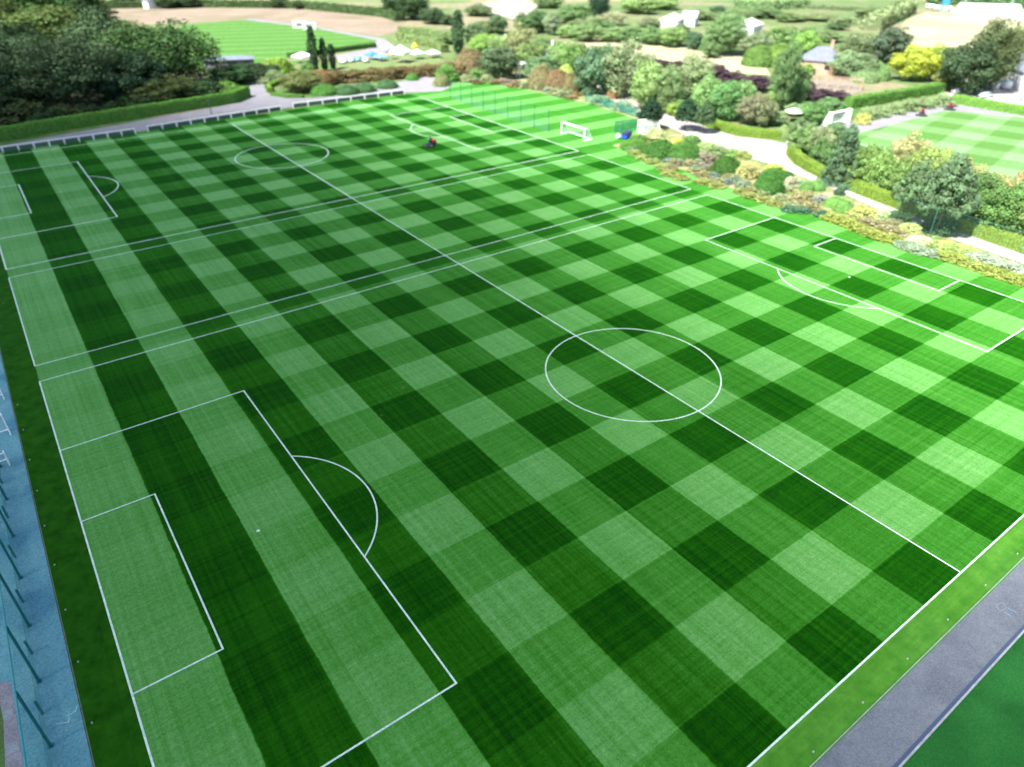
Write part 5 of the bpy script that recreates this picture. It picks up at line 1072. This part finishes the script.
for lab, sp, st, c in (
    ('golden yellow tree between the house garden and the big oak', (234.6, 70.1, 8.98, 6.23), 'broad', (.30,.36,.003)),
    ('lower golden yellow tree merging with the taller golden one', (243.1, 67.6, 8.85, 5.64), 'broad', (.23,.32,.006)),
    ('big dark-based oak beside the car park', (236.3, 49.7, 18.03, 7.82), 'oak', (.07,.10,.045)),
    ('dark lower tree leaning against the big oak beside the car park', (228.0, 52.0, 13.57, 7.28), 'bush', (.04,.075,.04)),
    ('olive bush before the lower golden tree at the hedge end', (230.4, 57.5, 5.32, 4.61), 'broad', (.22,.25,.07)),
    ('grey-green round tree hiding the corner of the hip-roofed house', (222.8, 82.9, 7.73, 6.83), 'broad', (.14,.22,.12)),
    ('dark grey-green tree behind the hip-roofed house', (254.8, 100.5, 8.74, 6.99), 'loose', (.11,.15,.08)),
    ('deep blue-green tree behind the golden tree', (256.0, 89.9, 11.98, 7.29), 'bush', (.065,.10,.075)),
    ('dark green tree between the house and the blue-green tree', (260.8, 99.3, 5.38, 3.36), 'bush', (.04,.11,.05)),
    ('fresh round bush beside the golden tree', (228.3, 77.4, 4.65, 4.01), 'mound', (.13,.25,.09)),
    ('pale round bush next to the fresh round bush', (222.2, 78.0, 4.03, 4.29), 'mound', (.17,.27,.13)),
    ('green bush at the front corner of the hip-roofed house', (219.5, 95.5, 3.22, 2.94), 'bush', (.19,.32,.05)),
    ('bright green tree behind the hip-roofed house', (239.8, 110.7, 8.81, 6.02), 'broad', (.15,.29,.05)),
    ('green bush between the car park vans and the oak', (253.3, 51.9, 5.52, 4.58), 'broad', (.22,.34,.05)),
    ('clipped bright green tree at the corner of the hay field', (220.0, 114.7, 5.94, 5.35), 'mound', (.09,.19,.03)),
    ('clipped green tree behind the corner one of the hay field', (225.9, 110.7, 6.51, 5.78), 'mound', (.11,.21,.03))):
    tree('garden_tree', lab, sp, st, c, RGT)
HR = 'trees of the hedgerow beyond the hay field'
for lab, sp, st, c in (
    ('biggest round tree of the hedgerow beyond the hay field', (228.4, 136.5, 12.53, 8.96), 'oak', (.12,.22,.09)),
    ('small dark round tree beside the biggest one of the hedgerow', (228.9, 150.3, 6.15, 3.61), 'bush', (.055,.12,.075)),
    ('grey-green tree on the house side of the biggest one', (232.3, 126.3, 8.48, 5.67), 'bush', (.16,.22,.13)),
    ('broad light green tree behind the clipped corner tree', (252.2, 130.1, 8.76, 7.74), 'bush', (.13,.24,.08)),
    ('light green hedgerow tree before the wider white farm building', (228.8, 161.4, 7.16, 6.49), 'bush', (.16,.27,.09)),
    ('mid green hedgerow tree next to it toward the pale willow', (226.2, 169.5, 6.27, 6.13), 'bush', (.11,.21,.08)),
    ('hedgerow tree at the head of the hay field', (223.0, 178.5, 6.02, 6.21), 'bush', (.10,.20,.08)),
    ('paler hedgerow tree at the head of the hay field', (217.9, 185.2, 5.38, 5.79), 'bush', (.15,.25,.10)),
    ('round tree behind the yellow-green hay field corner', (209.9, 191.2, 6.78, 6.22), 'bush', (.14,.24,.10)),
    ('pale silver-green willow standing in the hedgerow', (211.9, 214.3, 8.78, 4.48), 'bush', (.17,.23,.15)),
    ('deep green tree on the poplar side of the pale willow', (211.2, 223.1, 8.90, 5.29), 'bush', (.065,.14,.06)),
    ('round deep green tree second from the pale willow', (203.8, 224.1, 8.10, 4.76), 'bush', (.09,.17,.07)),
    ('bright bush at the foot of the pale willow', (212.7, 203.3, 4.83, 5.98), 'bush', (.16,.28,.09)),
    ('big black-green conifer-dark tree towering over the hedgerow', (264.9, 244.4, 12.18, 5.52), 'oak', (.025,.065,.045)),
    ('mid green tree beside the black-green towering one', (245.0, 240.5, 8.32, 8.44), 'bush', (.10,.19,.07)),
    ('pale grey bush below the black-green tree', (254.7, 223.2, 5.39, 6.76), 'loose', (.24,.25,.17)),
    ('grey bush before the gravel yard', (194.9, 230.7, 7.32, 5.23), 'bush', (.085,.15,.08)),
    ('light green tree on the rise past the farm building', (301.8, 254.1, 8.75, 10.12), 'bush', (.17,.27,.10)),
    ('bushy light tree farther along the rise', (326.6, 260.7, 6.33, 9.41), 'bush', (.18,.28,.10)),
    ('small dark tree on the meadow past the biggest hedgerow tree', (337.0, 231.7, 3.53, 4.30), 'bush', (.06,.13,.08)),
    ('grey-green bush beside the lone poplar in the orchard', (173.7, 216.6, 6.80, 5.75), 'bush', (.10,.17,.09)),
    ('olive bush at the orchard end', (191.1, 233.6, 5.03, 5.71), 'bush', (.12,.18,.08))):
    tree('hedgerow_tree', lab, sp, st, c, HR)
MEA = 'scattered trees on the far meadows'
for lab, sp, st, c in (
    ('olive scrub tree just past the bare gravel toward the copse', (227.4, 294.3, 5.01, 8.60), 'bush', (.10,.15,.07)),
    ('green tree beyond the gravel at the top of the meadow', (281.9, 305.3, 5.99, 9.47), 'bush', (.11,.18,.08)),
    ('pale bush between the pale willow and the black-green tree', (232.0, 221.5, 4.01, 6.46), 'bush', (.15,.21,.11)),
    ('dense bush below the black-green tree toward the cottage', (233.8, 208.3, 5.39, 7.26), 'bush', (.10,.18,.08)),
    ('grey scrub beside the wider white farm building', (265.5, 210.7, 3.74, 6.22), 'bush', (.15,.19,.12)),
    ('low green scrub between the farm building and its shed', (264.0, 189.2, 2.87, 4.47), 'bush', (.11,.18,.08)),
    ('green scrub on the slope behind the farm shed', (307.1, 216.3, 3.94, 8.48), 'bush', (.13,.20,.09)),
    ('wide scrub behind the biggest hedgerow tree', (321.7, 206.7, 3.89, 9.72), 'bush', (.11,.18,.08)),
    ('dark green scrub on the meadow past the standing white building', (341.0, 204.1, 4.39, 10.64), 'bush', (.09,.16,.07)),
    ('round green bush before the thin dark hedge', (335.9, 185.1, 3.90, 7.43), 'bush', (.12,.19,.08)),
    ('pale scrub bush below the thin dark hedge', (350.9, 179.9, 3.05, 8.19), 'bush', (.16,.21,.11)),
    ('small dark bush under the low scrub line', (325.9, 153.9, 2.91, 4.84), 'bush', (.07,.13,.06)),
    ('soft green bush behind the grey-green rough hedge', (385.6, 172.3, 4.84, 10.53), 'bush', (.14,.20,.10)),
    ('mid green bush behind the hip-roofed house chimney', (289.3, 134.6, 3.93, 6.22), 'bush', (.12,.19,.08)),
    ('leafy tree between house chimney and broad light green tree', (287.1, 143.3, 4.73, 6.27), 'bush', (.12,.21,.08)),
    ('bushy tree beside the small dark round hedgerow tree', (218.8, 134.8, 5.48, 3.59), 'bush', (.11,.20,.08)),
    ('grey-leaved tree behind the clipped corner trees', (250.4, 135.9, 5.39, 5.21), 'bush', (.16,.20,.13)),
    ('leafy tree between cottage and bright poplar-side tree', (176.4, 189.2, 4.33, 6.18), 'bush', (.14,.23,.09)),
    ('mid green bush above the cottage roof', (184.0, 183.6, 3.68, 5.78), 'bush', (.11,.20,.08)),
    ('green bush where the hay field meets the blue-green leaning tree', (182.7, 151.4, 4.88, 5.65), 'bush', (.11,.20,.09)),
    ('rounded green tree behind the bronze clump', (170.3, 154.7, 4.56, 4.80), 'bush', (.12,.21,.09)),
    ('soft green bush on the orchard edge beside the lone poplar', (161.6, 218.1, 3.91, 5.22), 'bush', (.13,.20,.08)),
    ('bright bush behind the big grey-green bush', (152.2, 172.6, 4.01, 4.86), 'bush', (.13,.23,.07)),
    ('green bush behind the white garden arch', (157.1, 159.2, 4.50, 4.72), 'bush', (.12,.21,.09))):
    tree('meadow_tree', lab, sp, st, c, MEA)
FAR = 'dark trees beyond the stubble field'
for lab, sp, st, c in (
    ('largest dark tree of the copse beyond the stubble field', (192.0, 298.9, 11.55, 10.48), 'oak', (.032,.07,.03)),
    ('dark tree on the hill side of the copse', (193.2, 317.7, 10.82, 7.52), 'broad', (.025,.06,.03)),
    ('lower dark tree at the poplar end of the copse', (190.5, 278.0, 6.73, 6.86), 'broad', (.045,.085,.045)),
    ('smallest dark tree at the very end of the copse', (193.6, 269.5, 4.33, 4.17), 'bush', (.05,.095,.045)),
    ('round dark tree behind the tiny white building', (108.1, 426.8, 6.43, 8.87), 'broad', (.035,.07,.03)),
    ('dark tree in the field edge line near the wood', (92.2, 445.5, 5.96, 10.54), 'broad', (.03,.065,.03)),
    ('broad dark tree farther along the field edge', (117.8, 422.6, 5.80, 7.48), 'broad', (.04,.08,.035)),
    ('lone dark tree on the field edge line', (157.5, 390.1, 5.62, 5.23), 'broad', (.045,.085,.035)),
    ('smaller lone tree on the field edge line', (164.2, 377.7, 4.20, 3.21), 'broad', (.05,.09,.035))):
    tree('far_tree', lab, sp, st, c, FAR)
HE = 'field hedges beyond the lawns'
hedge('field_hedge', 'dark hedge along the far edge of the stubble field', [(74.41, 445.47), (124.22, 421.99), (167.00, 381.72), (186.06, 318.15), (182.31, 294.27)], 5, 3.5, (.045,.085,.03), .7, 1.3, HE)
hedge('field_hedge', 'low dark hedge along the near edge of the far pitch', [(97.94, 219.92), (114.58, 222.02), (127.14, 225.03), (134.08, 224.78)], 2.2, 1.5, (.04,.12,.02), .3, 1.3, HE)
hedge('field_hedge', 'rough hedge on the meadow past the farm buildings', [(368.91, 245.24), (375.92, 226.87), (401.43, 222.39)], 7, 4, (.12,.21,.09), .9, 1.3, HE)
hedge('field_hedge', 'thin dark hedge crossing the pale meadow', [(396.56, 219.01), (400.76, 206.14), (413.91, 190.46)], 3, 1.6, (.10,.15,.08), .7, 1.0, HE)
hedge('field_hedge', 'dark belt of trees behind the marquees', [(485.52, 196.13), (497.39, 180.20), (511.21, 145.25)], 16, 12, (.055,.12,.055), 1.6, 1.4, HE)
hedge('field_hedge', 'grey-green rough hedge beside the top hay field', [(335.44, 144.36), (369.87, 156.84), (422.11, 175.31)], 10, 5, (.17,.23,.12), 1.0, 1.2, HE)
hedge('field_hedge', 'orchard row nearest the copse', [(162.83, 258.19), (166.90, 239.57), (162.15, 214.56)], 3, 2.5, (.12,.19,.07), .5, 1.2, HE)
hedge('field_hedge', 'orchard row nearest the play lawn', [(150.30, 236.67), (152.21, 218.32), (149.33, 198.77)], 3, 2.5, (.13,.20,.07), .5, 1.2, HE)
hedge('field_hedge', 'low scrub line below the thin dark hedge', [(337.97, 164.90), (349.16, 161.72), (349.98, 147.22)], 5, 2.5, (.14,.2,.1), .8, 1.0, HE)
